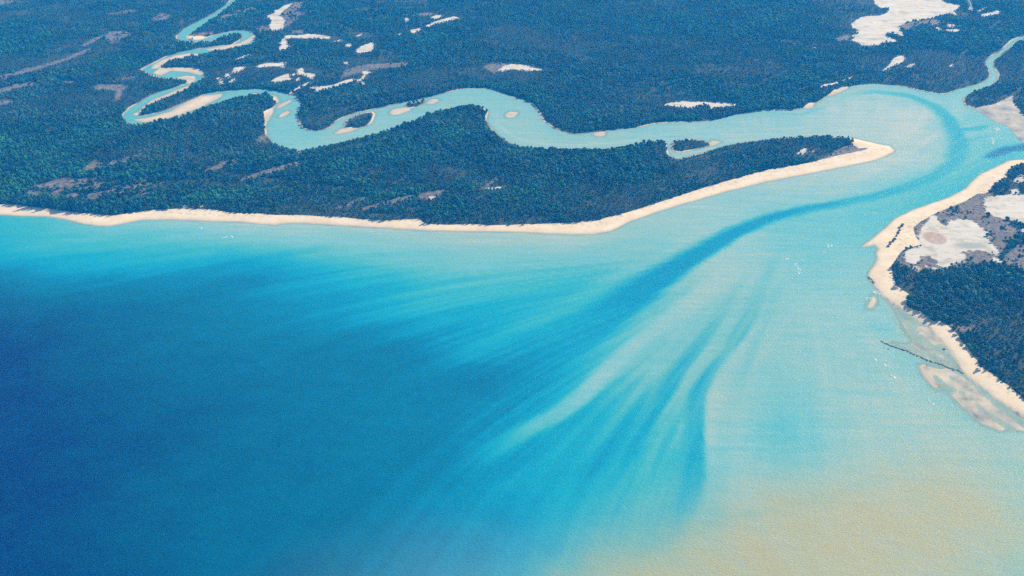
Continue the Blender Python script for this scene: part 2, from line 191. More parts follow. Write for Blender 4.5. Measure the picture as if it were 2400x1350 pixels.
SCRUB = [[(-1032.3,2191.3),(-1040.1,2229.9),(-1027.6,2289.9),(-1021.3,2257.3),(-1002.7,2260.5),(-964.9,2281.3),(-924.5,2321.1),(-929.1,2285.3),
(-954.7,2250.9),(-988.2,2219.2),(-1018.1,2208.6)],[(-745.1,2206.7),(-718.3,2249),(-715.3,2268.3),(-675.1,2282.6),(-670.7,2252.8),(-700.5,2229.9),
(-725.1,2214.2)],[(-648.1,2157.8),(-615.6,2194.2),(-594.7,2216.5),(-561.9,2244.2),(-519.4,2275.1),(-510.1,2246.8),(-519,2226.5),(-566.3,2204.1),
(-611.3,2174.7),(-636.9,2153)],[(-396.3,2010.3),(-342,2064.6),(-324.3,2070.2),(-361.4,2027.1),(-389.6,2005.5)],[(-345.7,1999.6),(-290.5,2041.8),
(-244.5,2070.2),(-196.9,2090.6),(-141.2,2113.6),(-184.9,2060.1),(-242.1,2043.5),(-288.2,2021.1),(-333.4,1996.9)],[(-72.3,2104.9),(-28.4,2185.1),
(-30.7,2163.9),(-61.3,2110.7)],[(-263.4,2151.9),(-247.1,2188.2),(-249.6,2166.9)],[(-301.2,2093.5),(-281.3,2116.5),(-282.5,2104.9),
(-295.8,2089.5)],[(-660,2395.7),(-652.7,2438.7),(-639.9,2424.2),(-633.7,2388.6),(-649.9,2374.6)],[(-605.5,2293.2),(-583.6,2316.4),(-583.6,2303.1),
(-601.5,2286.6)],[(-541.3,2319.8),(-530.6,2350.4),(-521.3,2343.5),(-530.8,2306.4)],[(742.5,2257.3),(788.2,2299.8),(841.9,2357.2),(871.5,2374.6),
(869.1,2357.2),(894.2,2350.4),(904,2346.9),(880.6,2323.2),(824.6,2296.5),(779.3,2267)],[(-1579.5,2841),(-1545.5,2907.6),(-1507.6,2932),
(-1500.3,2968.8),(-1457.2,3000.2),(-1440,2961.7),(-1458,2922.2),(-1489.8,2897.9),(-1522.4,2855),(-1558.3,2794.9)],[(-1454.7,3002.2),(-1415.2,3054.1),
(-1386.6,3140.3),(-1366,3173.7),(-1362.6,3140.3),(-1391.7,3054.1),(-1421.6,3002.2),(-1443.6,2974.8)],[(-1405.6,3196.3),(-1399,3259.8),
(-1380.3,3307.4),(-1369.9,3350),(-1358.8,3359.8),(-1305.8,3353.7),(-1278.9,3343.8),(-1282.1,3293),(-1311.3,3221.4),(-1335.6,3245.8),(-1358.5,3281.1),
(-1375.6,3274),(-1385.1,3221.4),(-1392.7,3184.9)],[(-1344.4,2855),(-1321.2,2869.2),(-1298.2,2850.3),(-1290.8,2822.4),
(-1322.7,2831.7)],[(-1187.2,2859.7),(-1155.3,2897.9),(-1127,2890.2),(-1142.7,2859.7),(-1173.8,2848.4)],[(-1224.4,2804),(-1209.1,2831.7),
(-1146.1,2822.4),(-1118.1,2794.9),(-1127.7,2776.8),(-1113.3,2706.4),(-1119.7,2685),(-1136,2723.7),(-1143.3,2767.9),(-1208.4,2776.8)],[(-1452.9,2841),
(-1414.3,2855),(-1394.7,2822.4),(-1421,2794.9),(-1449.2,2758.9),(-1495.1,2723.7),(-1510.9,2758.9)],[(-1475.8,2680.8),(-1438.7,2706.4),
(-1385.3,2680.8),(-1429,2643),(-1456.9,2638.9)],[(-1295.4,2586),(-1264.2,2618.3),(-1238.7,2644.7),(-1239.9,2632.3),(-1259.4,2606.1),
(-1285,2582)],[(-1270.4,3509.9),(-1256.8,3577.6),(-1218,3550.3),(-1217.4,3496.7),(-1249,3476.9)],[(-1454.1,3570.8),(-1393.5,3619.3),(-1364,3636.2),
(-1361.8,3605.3),(-1430.3,3557.1)],[(-1039.1,3536.7),(-1002.2,3605.3),(-945.1,3661.8),(-929.4,3619.3),(-989,3550.3),
(-1023.1,3503.3)],[(-1092.9,3307.4),(-1070.7,3331.6),(-1019.2,3356.1),(-1006.1,3319.4),(-1053.7,3295.4)],[(-839.8,3676.2),(-816.6,3719.9),
(-779.6,3734.7),(-744,3536.7),(-768.3,3444.4),(-779.4,3406.1),(-815.1,3550.3)],[(-879.8,3393.5),(-877,3431.6),(-841,3418.8),(-826.8,3368.5),
(-857,3356.1)],[(-753.9,3368.5),(-714.8,3374.7),(-703.5,3331.6),(-739.6,3331.6)],[(-87.4,2976.8),(-71.8,3017.6),(-31.9,3022.8),(0.1,3007.3),
(-41.3,2966.8),(-53.6,2917.3)],[(-360.9,3550.3),(-306.7,3591.4),(-266.9,3570.8),(-317.9,3536.7)],[(-507,2966.8),(-446.4,3007.3),(-332.2,3028),
(-312.8,2997.1),(-423.8,2956.8),(-468.9,2927.1),(-510.5,2878.7)],[(1334.6,3425.2),(1378.9,3457.4),(1492.6,3503.3),(1520.5,3476.9),(1481.3,3431.6),
(1400.5,3412.4),(1340.8,3356.1)],[(1073.7,3271.6),(1130.2,3319.4),(1134,3295.4),(1113,3259.8),(1081.3,3248.1)],[(868.3,1915.4),(896.7,1943.6),
(940.5,1987.1),(990.6,2019.1),(1037.1,2051.9),(1080.6,2092.3),(1114.4,2085.5),(1062.3,2029.9),(1056.4,1987.1),(1084.4,1945.6),(1090.6,1895.6),
(1034.6,1828.8),(1001.5,1792.2),(990.9,1756.7),(950.6,1753.2),(916.4,1749.7),(879.3,1735.9),(828.4,1725.6),(796.6,1732.5),(794,1770.8),(811.3,1806.7),
(847.3,1828.8)],[(1023.4,1722.2),(989.5,1753.2),(1035.6,1810.4),(1086.9,1866.5),(1159.4,1866.5),(1091.6,1722.2)],[(795.7,1527.7),(807.5,1534.9),
(829.2,1530.1),(844.6,1523),(826.9,1504.2),(802.8,1501.9)],[(832.2,1819.5),(817.8,1811.9),(809.3,1804.3),(794.5,1786.2),(784.7,1765.5),(788.5,1750.9),
(800.8,1736.5),(814.1,1733.6),(822.2,1756.7),(801.1,1762.5),(807.2,1789.2)]]
ESTUARY_FLAT = [(1286.6,2635.4),(1353.5,2662),(1391.7,2695.8),(1441.1,2737.4),(1414.9,2682.2),(1406.1,2628.8),(1399.9,2577.1),(1485.6,2536.3),(1396.1,2347.2),
(1313.3,2380.4),(1318.9,2449),(1305.4,2524),(1295.9,2570.8)]
TIDAL_FLAT = [(710,1669.1),(717,1606.1),(711.3,1571.4),(712.7,1561),(709.5,1534.9),(707.9,1513.6),(708.6,1492.7),(708.5,1479),(669.4,1483.1),(661.9,1476.3),
(688,1458.8),(701,1441.6),(725.4,1415.6),(741.1,1397.9),(710.7,1405.4),(708.7,1385.4),(709.4,1351.2),(722,1336.9),(726.9,1321.7),(736.2,1287.4),
(742,1262),(749.4,1238.3),(771,1225.6),(803.2,1222.4),(835.2,1176.5),(859.2,1227.7),(825.4,1273),(797.5,1321.7),(773.9,1387.9),(777.3,1438.9),
(773.6,1506.6),(755,1564),(731.2,1612.2),(718.3,1648.2)]
ROCK_LINE = [(659.8,1479),(663.5,1472.6),(672.6,1465.5),(680.6,1459.2),(691,1452.5),(700.4,1443.3),(709.5,1433.5),(718.5,1423.8),(729,1415.2),(738.4,1410.5),
(747.3,1401.4),(756.8,1394.1),(764.9,1389.9),(769.4,1379.6)]
ROCK_SMALL = [(658.6,1459.2),(665.2,1454.3)]
ROCK_HEAD = [(708.5,1708.2),(710.7,1697),(712.3,1681.9)]
ROCK_PATCH = [(764.3,1453.9)]
LOG_LINE = [(849.9,1929.4),(835.4,1905.4),(818.4,1876.1),(799.9,1847.5),(783.7,1825.1)]
FOAM = [('curl',[(573.7,1761),(577.5,1758.8),(578.1,1743.6),(579.2,1726.4),(579.8,1715.8),(569.1,1720),(573.7,1737.1)]),('dash',[(558.9,1781),(566.8,1782.3),
(566,1777),(560.2,1777.4)]),('point',[(701,1652.2),(710.3,1653.6),(712.6,1639),(702.6,1637.7),(694.9,1635.1)]),('arc',[(671.6,1616.9),(678.9,1627.2),
(687.7,1627.2),(687.2,1623.3),(678.7,1622),(670.1,1611.7)]),('near',[(640.2,1382.7),(646.4,1377.6),(651,1367.8),(649.9,1366.3),(643.2,1371.4),
(639.8,1379.6)]),('near2',[(641.6,1409.9),(644.9,1406.7),(645.1,1403.6),(641.4,1405.7)]),('near3',[(629.1,1429.2),(633.8,1420.5),(632.9,1419.5),
(629,1427)]),('near4',[(685.6,1317.8),(686.4,1300.6),(690.6,1293.1),(688.8,1291.2),(683.9,1296.8),(683,1314)]),('mid',[(655.2,1834.9),(663.2,1839.6),
(674.4,1839.6),(669.6,1830.2),(656.6,1827.9)]),('mid2',[(641.1,1807.1),(648,1816.3),(654.6,1816.3),(648.8,1807.1)]),('mid3',[(561.1,1782.3),
(566.7,1783.2),(565.7,1778.7)]),('west',[(-616.1,1870.5),(-611,1877.7),(-603.9,1876.2),(-609.9,1872.9)]),('west2',[(-601.6,1881.1),(-596.2,1877.7),
(-593.4,1870.5),(-597.3,1872.9)]),('west3',[(-677.5,1917),(-672.3,1919.5),(-671.2,1913.5)]),('estu',[(1286.3,2510.7),(1290.5,2498.1),(1297.1,2485.6),
(1282.3,2467),(1269.9,2445.7),(1275.3,2467),(1276.9,2479.4)]),('estu2',[(1247.4,2430.6),(1252.9,2418.7),(1240.6,2389.2),(1227.4,2354.6),
(1230.1,2377.6),(1239.9,2406.8)])]
DEPTH_PTS = [(993.6,2583.5,0.04),(1110.5,2583.5,0.04),(1080.6,2402.9,0.06),(992.4,2402.9,0.05),(859.5,2520.9,0.05),(744.9,2520.9,0.1),(1000.3,2267.4,0.08),
(871.4,2191.7,0.1),(755.6,2143.5,0.1),(643.7,2096.9,0.12),(573,2520.9,0.14),(451.7,2475.6,0.12),(335.6,2446.1,0.15),(220.5,2402.9,0.14),
(110.8,2417.2,0.17),(23.6,2615.7,0.16),(-121.8,2716.4,0.18),(-238.6,2648.6,0.18),(-370.4,2551.9,0.18),(-472,2460.8,0.19),(-556.6,2431.6,0.22),
(-618.8,2520.9,0.22),(-626.7,2682.2,0.22),(-742.3,2769.2,0.24),(-801.6,2758.5,0.27),(-935.2,2583.5,0.2),(-1052.1,2583.5,0.32),(-1048.5,2682.2,0.28),
(-985.9,2842.2,0.24),(-948.4,2938.1,0.34),(-1039.3,2938.1,0.28),(-1117,2957.9,0.34),(-1102.1,3060.4,0.32),(-972.2,3182.4,0.27),(-864.7,3260.6,0.25),
(-1115.2,3293.7,0.32),(-1102.6,3457.9,0.3),(-1050.4,3734.7,0.28),(1281,2787.2,0.18),(1423.3,2861,0.16),(1496.7,3039.4,0.16),(1672.7,3260.6,0.18),
(1249.1,2520.9,0.24),(1281.3,2460.8,0.24),(1277.5,2682.2,0.15),(1241.3,2682.2,0.16),(1201.6,2374.8,0.3),(1147.7,2267.4,0.36),(1056.9,2167.4,0.38),
(932.9,2074.2,0.36),(814.1,2008.3,0.3),(701.1,1945.6,0.26),(598,1905.4,0.24),(368,1905.4,0.12),(271.7,1866.5,0.18),(175.7,1792.2,0.26),
(85.9,1739.3,0.32),(0,1756.7,0.28),(-89.5,1838.1,0.14),(0,1857,0.1),(134.8,1847.5,0.1),(-179.1,1838.1,0.2),(-271.7,1866.5,0.16),(-263.5,1792.2,0.36),
(-170.6,1722.2,0.4),(-131.8,1792.2,0.28),(-358.1,1838.1,0.27),(-454.6,1876.1,0.16),(-545.6,1876.1,0.18),(-639,1885.8,0.2),(-727.4,1876.1,0.27),
(-870.6,1895.6,0.27),(-1012.1,1905.4,0.36),(-1104.1,1905.4,0.46),(-1288.1,1905.4,0.55),(-1038.5,1756.7,0.62),(-1185.3,1705.4,0.8),(-871.9,1774.3,0.5),
(-702.8,1792.2,0.48),(-517.4,1748,0.6),(-341.1,1722.2,0.5),(-745.7,1656.2,0.76),(-490.2,1624.6,0.72),(-322.3,1593.9,0.64),(-161.1,1593.9,0.5),
(0,1624.6,0.43),(-77.4,1506.6,0.6),(-229,1479,0.73),(-369.7,1413.1,0.79),(-591.4,1413.1,0.86),(-739.3,1413.1,0.92),(-887.2,1413.1,1),
(-880.2,1578.8,0.9),(-966.8,1593.9,0.92),(-765.8,1137.6,1),(-638.2,1137.6,0.95),(-510.6,1137.6,0.91),(-328.1,1186.5,0.83),(-202.5,1238.3,0.78),
(-139,1293.1,0.76),(-71.7,1351.2,0.77),(0,1293.1,0.66),(-65.6,1186.5,0.68),(-186.4,1091.4,0.76),(-294.9,1005.8,0.82),(-402.7,966.2,0.86),
(-575.3,966.2,0.95),(-677,935.9,1),(-118,1005.8,0.7),(-31.1,1091.4,0.62),(0,1186.5,0.56),(-1012.7,1238.3,1),(-822.3,892.6,1),(-471.3,825.5,0.95),
(-214.3,858.3,0.8),(-54.8,892.6,0.6),(450,1756.7,0.1),(527.1,1792.2,0.16),(497.1,1656.2,0.2),(605.8,1756.7,0.22),(706.5,1866.5,0.25),
(692.4,1756.7,0.2),(604.3,1593.9,0.15),(509.6,1534.9,0.16),(454.7,1534.9,0.18),(517.5,1413.1,0.15),(610.8,1479,0.15),(660.7,1593.9,0.16),
(531.6,1304.4,0.16),(492.5,1315.9,0.21),(412.6,1128.2,0.2),(661.2,1400.4,0.17),(625.7,1293.1,0.12),(432.6,1363.3,0.21),(457.9,1206.9,0.24),
(450.8,1259.8,0.23),(438.9,1327.5,0.23),(433.4,1400.4,0.21),(408.8,1166.7,0.24),(365.4,1176.5,0.22),(387,1281.8,0.21),(488.3,1196.6,0.2),
(344.8,1315.9,0.13),(337.6,1238.3,0.14),(335.5,1156.9,0.16),(489.4,1176.5,0.18),(590.5,1186.5,0.12),(675.1,1238.3,0.14),(689,1186.5,0.12),
(742,1156.9,0.14),(410.3,1118.8,0.15),(305.7,1064.8,0.22),(213.4,1014,0.36),(119.2,1022.2,0.48),(57.8,974,0.5),(188.4,1109.6,0.42),
(229.7,1186.5,0.42),(423.6,1047.5,0.1),(621.2,1091.4,0.1),(575.3,966.2,0.1),(684.6,966.2,0.22),(345.2,966.2,0.1),(170.9,950.9,0.3),(56.4,935.9,0.42),
(657.9,892.6,0.25),(274.1,892.6,0.1)]
SILT_PTS = [(993.6,2583.5,0.1),(992.4,2402.9,0.15),(802.2,2520.9,0.1),(755.6,2143.5,0.12),(495.2,2096.9,0.12),(567.4,2490.6,0.06),(-90.6,1866.5,0.22),
(89.9,1847.5,0.2),(276,1905.4,0.18),(-460,1905.4,0.1),(-828,1905.4,0.03),(429.5,1739.3,0.15),(372.9,1656.2,0.18),(221.8,1413.1,0.1),
(571.9,1624.6,0.1),(610.8,1479,0.14),(347.6,1293.1,0.16),(644.9,1351.2,0.22),(521.4,1293.1,0.12),(725.3,1479,0.12),(724.9,1722.2,0.12),
(453.8,1217.2,0.02),(513.4,1147.2,0.4),(613,1156.9,0.45),(713.7,1166.7,0.4),(770.1,1147.2,0.4),(315.6,1118.8,0.2),(408.1,1109.6,0.35),
(238.3,1022.2,0.42),(294.9,1005.8,0.72),(423.6,1047.5,0.78),(550.3,1064.8,0.8),(652.3,1091.4,0.75),(464.8,981.8,0.85),(345.2,966.2,0.85),
(581,981.8,0.82),(666.5,1005.8,0.68),(733.7,1064.8,0.5),(677,935.9,0.4),(199.4,950.9,0.74),(113.4,943.4,0.6),(0,935.9,0.42),(-112.8,935.9,0.2),
(58.4,989.7,0.24),(149,1022.2,0.22),(-127.6,1137.6,0),(67.5,1238.3,0),(229.7,1186.5,0),(-501.6,1351.2,0),(-980.4,1624.6,0),(-726.1,1047.5,0),
(-345.2,966.2,0),(-482.1,858.3,0),(163.4,1624.6,0),(0,1705.4,0.02),(1007.4,2143.5,0.02),(772.6,2029.9,0.03),(588.7,1866.5,0.05),(-255.8,1722.2,0),
(1248.3,2490.6,0.06),(-630.3,2520.9,0.14),(-1005.7,2823.7,0.12),(-1026.9,3284.2,0.12),(-347.2,2551.9,0.15),(0,2583.5,0.16),(277,2417.2,0.16),
(321.4,858.3,0.9),(712.7,892.6,0.3),(-1074.9,1351.2,0)]
STREAKS = [(1,[(881.6,2689,0.26,5.5,22,25.6),(964,2744.4,0.32,5.6,26,26),(1051.6,2769.2,0.34,9.4,30,26.2),(1139.7,2737.4,0.38,11.1,29.7,33.4),
(1184.6,2658.6,0.42,12.7,25.4,39.9),(1191,2564.5,0.48,14.1,17.6,49.3),(1175.6,2472.6,0.52,15.4,17.1,51.3),(1149.1,2374.8,0.45,16.6,23.2,49.7),
(1091,2262.2,0.44,14.3,31.8,41.4),(1010.5,2179.5,0.46,10.8,37.1,34),(918.9,2120,0.48,9.1,45.4,27.2),(824.9,2074.2,0.5,7.4,50.6,23.8),
(736.4,2038.7,0.54,7.3,49.9,23.5),(651.3,2008.3,0.57,8.7,43.5,26.1),(564.5,1962,0.6,12.8,31.4,31.4),(475.8,1891.7,0.61,19.4,19.4,47.1),
(388.3,1803.1,0.62,26.7,16,48.1),(305.9,1713.8,0.63,33.5,18,56.6),(228.8,1624.6,0.66,39.6,24.8,61.9),(157.4,1543.5,0.69,45.3,33.4,64.4),
(75.8,1462.8,0.72,50.5,45.9,68.9),(0,1390.4,0.75,50.9,55.4,73.1),(-84.4,1315.9,0.77,42.6,64,85.3)]),(0.85,[(187.5,1363.3,0.36,5.5,15.3,17.5),
(166.9,1333.4,0.44,8.6,17.2,19.4),(124.8,1287.4,0.54,12.6,21,23.1),(66.7,1217.2,0.6,14.2,24.3,26.3),(0,1147.2,0.66,17.5,29.2,33.1),
(-62.1,1091.4,0.71,18.8,33.9,37.6)]),(0.85,[(229.3,1351.2,0.4,5.4,15.2,17.4),(201,1287.4,0.48,9.5,16.8,21),(166.4,1212,0.54,12.1,18.2,22.2),
(121.9,1147.2,0.58,13.6,21.4,25.3),(68.2,1086.9,0.62,15,24.4,28.2)]),(0.9,[(505.7,1774.3,0.2,4,13.2,15.9),(448.1,1680.5,0.25,5.1,14,17.8),
(397.4,1586.3,0.3,7.3,14.6,19.5),(362.1,1520.6,0.38,9.4,14.2,23.6),(328.9,1458.8,0.44,11.5,13.7,27.5),(293.9,1400.4,0.51,12.2,13.4,26.7),
(258.4,1327.5,0.54,11.8,13.9,25.7),(221.3,1254.4,0.56,12.4,14.4,26.8),(178.9,1171.6,0.57,13.8,17.7,29.6),(141.7,1114.2,0.59,14.3,19.1,32.4),
(85.2,1056.1,0.61,14.7,22.1,36.9)]),(0.9,[(604.8,1895.6,0.2,5.6,16.7,19.4),(551.1,1801.2,0.24,6.7,16,24),(495.9,1688.8,0.28,8.9,16.6,28),
(453.6,1586.3,0.35,10.9,12.2,29.2),(419.1,1513.6,0.39,11.8,10.6,30.6),(373.2,1432.4,0.46,12.4,9,27.1),(331.3,1369.4,0.53,14.2,7.7,26.3),
(309.1,1321.7,0.55,15,7.5,32.1),(293.7,1259.8,0.53,16.6,7.2,37.3),(285.1,1196.6,0.52,17,8,40),(274.2,1128.2,0.5,17.3,11.5,42.3),
(253.2,1073.5,0.46,18.6,22.4,41),(224,1026.4,0.42,18.1,27.2,39.8),(186.4,985.8,0.4,17.6,26.5,38.8),(131,950.9,0.4,17.3,25.9,38),
(72.3,913.9,0.42,16.9,25.3,37.1)]),(0.85,[(377,1656.2,0.15,3.8,12.6,11.3),(358.2,1616.9,0.17,3.7,12.3,11.1),(313.6,1534.9,0.19,4.8,11.9,10.7),
(266.7,1445.5,0.22,4.6,10.2,10.2),(231.4,1369.4,0.26,4.4,9.9,9.9),(204.7,1321.7,0.32,5.3,10.7,10.7),(171.3,1265.3,0.4,6.2,14.5,12.5),
(132.3,1201.7,0.46,7,16,14),(79.8,1137.6,0.53,7.7,19.3,17.4)]),(0.85,[(401.1,1520.6,0.22,3.5,11.8,10.6),(365.5,1452.1,0.22,5.7,11.4,10.3),
(327.5,1404.2,0.24,6.7,11.2,10),(284.5,1336.9,0.27,6.5,12.9,10.8),(251.1,1273,0.32,7.3,14.6,12.5),(218.4,1201.7,0.37,9,18,14),
(193.1,1123.5,0.4,11.5,21.1,17.3),(146,1056.1,0.46,12.9,25.8,20.3),(58.8,1001.8,0.52,12.5,26.7,25)]),(0.6,[(274.4,1315.9,0.36,4.3,14.9,10.7),
(253.2,1238.3,0.4,8.2,18.4,12.3),(235.5,1156.9,0.42,11.7,23.5,15.6),(211.2,1091.4,0.44,13.2,26.4,18.8)]),(0.75,[(510.1,1640.3,0.14,5,24.9,10),
(458.7,1534.9,0.12,7.1,26.1,9.5),(403.2,1452.1,0.11,9.1,27.4,9.1),(358.1,1381.7,0.1,9.9,30.9,7.7),(329.3,1315.9,0.08,9.6,29.9,5.3),
(313.3,1238.3,0.09,9.2,28.6,5.1),(299.4,1156.9,0.13,8.8,29.3,5.9),(288.5,1100.4,0.17,8.5,28.4,7.6)]),(0.5,[(516.6,1564,0.1,3.6,14.4,9.6),
(478.1,1499.6,0.1,4.7,16.4,9.3),(431.5,1425.9,0.11,5.6,15.8,10.1),(390.5,1351.2,0.13,5.4,17.4,10.9)]),(0.5,[(529.5,1688.8,0.3,5.1,20.4,17.8),
(476.8,1564,0.3,6,16.9,16.9),(435.2,1479,0.28,5.8,16.2,16.2),(393,1400.4,0.24,5.6,15.6,15.6)]),(0.8,[(362.3,1866.5,0.2,6.9,16.5,22),
(292.1,1810.4,0.26,10.7,24.1,29.5),(166.3,1664.3,0.33,12.6,32.8,32.8),(39.3,1542.1,0.42,14.3,35.8,35.8),(-74.9,1438.9,0.52,15.9,38.6,38.6),
(-179.2,1351.2,0.68,15.2,43.4,43.4)]),(0.6,[(301,1810.4,0.26,6.7,21.5,21.5),(216,1753.2,0.36,10.5,26.2,26.2),(82.9,1656.2,0.45,12.6,32.6,30.1),
(-39.7,1564,0.52,14.4,36.1,36.1),(-188.4,1452.1,0.7,16,41.1,38.8)]),(0.7,[(-358.1,1838.1,0.34,6.8,27.1,19),(-442.6,1810.4,0.45,10.7,34.9,24.1),
(-522.4,1770.8,0.58,15.8,39.6,31.7),(-611.8,1713.8,0.68,18,43.8,38.6),(-740.5,1640.3,0.78,19.9,49.9,42.4)]),(0.6,[(-44.3,1810.4,0.18,6.7,21.5,18.8),
(-174.1,1770.8,0.3,10.6,23.7,21.1),(-298.5,1722.2,0.42,12.9,28.4,25.8),(-457.3,1664.3,0.58,12.6,30.2,30.2),(-604.3,1593.9,0.74,14.6,36.6,36.6)]),
(0.6,[(-602.8,1814,0.36,6.7,16.1,13.4),(-685.2,1792.2,0.4,8,18.6,16),(-821,1753.2,0.5,9.2,20.9,18.3),(-938.1,1722.2,0.6,10.3,23.3,20.7)]),
(0.6,[(-774.8,1825.1,0.42,5.4,16.2,13.5),(-837.7,1801.2,0.52,8,16,16),(-943.8,1779.7,0.58,9.3,18.5,18.5),(-1071.6,1753.2,0.68,10.5,20.9,20.9)]),
(0.8,[(1175.7,2484.6,0.55,10.3,17.2,17.2),(1222.1,2481.6,0.5,10.3,17.1,17.1),(1291.4,2517.9,0.44,8.7,17.3,17.3)]),(0.6,[(1179.9,2402.9,0.38,5,10,10),
(1222.2,2425.8,0.42,6.7,10.1,10.1),(1253.8,2443.2,0.4,6.8,10.2,10.2)]),(0.9,[(1173,2283,0.62,8,11.2,14.4),(1209.4,2314.7,0.72,14.6,11.4,16.2),
(1255.4,2347.2,0.78,18,13.1,16.4),(1316.8,2363.7,0.8,21.4,16.5,16.5),(1406.5,2369.2,0.85,21.5,16.5,16.5)]),(0.7,[(-48,2665.3,0.06,3.6,10.9,10.9),
(-40.1,2520.9,0.06,3.5,10.4,10.4),(11.1,2417.2,0.05,5,11.8,11.8),(87.6,2380.4,0.04,5,11.6,11.6),(174.6,2372,0.04,5,11.6,11.6),
(274.6,2391.6,0.05,5,11.7,11.7),(402.7,2446.1,0.06,5.1,13.6,13.6),(542.1,2475.6,0.06,6.8,17.1,17.1),(680.9,2490.6,0.06,8.6,24.1,24.1)]),
(0.6,[(683.5,2609.2,0.2,5.4,10.7,10.7),(796.5,2589.9,0.3,5.3,12.4,12.4),(899.2,2665.3,0.24,5.4,14.5,14.5)]),(0.5,[(-594.3,2397.2,0.12,3.3,8.3,8.3),
(-548.7,2388.8,0.1,3.3,8.3,8.3),(-487.5,2417.2,0.11,3.4,10.1,10.1)]),(0.55,[(173.4,974,0.42,7,22.8,17.5),(235.9,1005.8,0.42,8.9,21.4,21.4),
(331.1,1039,0.3,7.3,18.2,18.2),(463.4,1082.4,0.24,7.5,18.7,18.7),(603,1128.2,0.2,7.7,19.2,19.2)]),(1,[(474.4,1792.2,0.1,10.6,53.2,10.6),
(417.9,1722.2,0.1,15.5,51.7,12.9),(362,1640.3,0.1,17.5,42.4,19.9),(288.1,1549.3,0.14,15.5,33.5,23.9),(229,1479,0.15,13.9,30.1,25.4),
(185.4,1419.5,0.15,12.4,27,27),(143.9,1359.7,0.16,13.1,17.4,28.4),(116.1,1315.9,0.19,12.8,14.9,29.9),(75.5,1268.5,0.26,13.5,14.6,29.1),
(16.7,1222.4,0.37,13.2,18.3,30.4),(-48.7,1166.7,0.5,11.8,25.6,35.4),(-110.8,1123.5,0.66,11.5,28.8,38.4)])]
BROWN_PATCH = ((896.7, 1866.5), 24.0)
GREY_PATCH = ((955.8, 1832.5), 16.0)
MOTTLED = ((-979.6, 2108.4), (185.0, 80.0))
RIGHT_WOOD = [(754.7, 1722.2), (797.8, 1735.9), (852.8, 1722.2), (948.5, 1748.0), (992.4, 1760.2), (1086.9, 1866.5), (1268.1, 1866.5), (893.5, 1137.6), (829.4, 1281.8), (798.1, 1375.5), (794.0, 1479.0), (778.8, 1520.6), (725.1, 1593.9)]
PENINSULA = [(-6000, 2254.0), (-1816.9, 2004.0), (-1427.4, 1991.3), (-1137.2, 1980.8), (-1087.2, 1974.5), (-1029.7, 1972.4), (-987.1, 1960.0), (-941.9, 1939.5), (-900.3, 1927.4), (-876.4, 1925.4), (-848.6, 1939.5), (-815.9, 1953.8), (-751.4, 1957.9), (-674.1, 1949.7), (-598.3, 1945.6), (-540.0, 1935.4), (-515.9, 1931.4), (-498.5, 1937.5), (-466.6, 1941.5), (-371.5, 1929.4), (-277.3, 1917.4), (-184.0, 1905.4), (-91.9, 1901.5), (0.0, 1899.5), (73.2, 1891.7), (137.0, 1887.8), (183.0, 1891.7), (216.2, 1905.4), (252.0, 1941.5), (313.5, 1987.1), (386.9, 2034.3), (495.6, 2099.2), (607.1, 2155.4), (720.1, 2201.6), (813.9, 2241.7), (886.0, 2272.5), (933.1, 2304.1), (959.1, 2328.2), (967.9, 2341.7), (964.9, 2369.2), (941.2, 2380.4), (914.4, 2400.1), (887.2, 2420.0), (871.4, 2422.9), (779.2, 2431.6), (698.6, 2420.0), (604.2, 2391.6), (545.2, 2369.2), (483.4, 2325.5), (436.4, 2298.8), (412.1, 2277.7), (405.1, 2280.4), (391.7, 2314.7), (396.6, 2391.6), (380.1, 2400.1), (328.0, 2377.6), (271.1, 2352.7), (215.8, 2339.0), (140.0, 2333.6), (64.9, 2344.4), (10.9, 2363.7), (-22.1, 2405.7), (-50.8, 2475.6), (-71.6, 2545.7), (-66.0, 2609.2), (-79.7, 2638.7), (-119.0, 2642.0), (-177.1, 2615.7), (-233.1, 2573.9), (-285.4, 2508.7), (-337.5, 2463.7), (-388.9, 2425.8), (-439.4, 2391.6), (-478.8, 2363.7), (-508.2, 2344.4), (-539.1, 2336.3), (-574.1, 2349.9), (-613.4, 2383.2), (-640.1, 2431.6), (-654.8, 2490.6), (-663.7, 2527.1), (-671.3, 2551.9), (-674.9, 2596.3), (-669.9, 2628.8), (-661.2, 2662.0), (-660.4, 2682.2), (-676.6, 2719.9), (-711.5, 2740.9), (-747.5, 2737.4), (-717.6, 2732.5), (-734.1, 2732.5), (-776.0, 2720.3), (-814.6, 2691.0), (-841.7, 2655.5), (-879.8, 2598.0), (-924.2, 2548.8), (-972.9, 2519.4), (-1010.1, 2510.2), (-1035.9, 2523.2), (-1055.6, 2550.4), (-1068.3, 2590.0), (-1066.0, 2645.5), (-1052.9, 2679.1), (-1040.7, 2736.9), (-1020.0, 2769.7), (-984.7, 2808.6), (-964.5, 2842.8), (-964.8, 2855.0), (-974.1, 2871.1), (-1021.5, 2880.6), (-1064.6, 2896.0), (-1106.5, 2927.1), (-1137.0, 2966.8), (-1129.1, 2999.1), (-1114.7, 3038.4), (-1097.6, 3093.5), (-1058.6, 3148.0), (-1019.9, 3170.3), (-989.0, 3184.9), (-948.0, 3202.0), (-917.2, 3219.1), (-905.2, 3265.7), (-906.4, 3301.4), (-915.6, 3325.5), (-926.7, 3334.0), (-962.0, 3301.4), (-990.8, 3259.8), (-1020.7, 3238.8), (-1054.1, 3231.8), (-1107.0, 3250.4), (-1127.0, 3301.4), (-1128.7, 3396.0), (-1107.8, 3467.8), (-1081.3, 3553.0), (-1064.1, 3636.2), (-1056.5, 3749.5), (-1049.7, 3856.5), (-6000, 3600)]
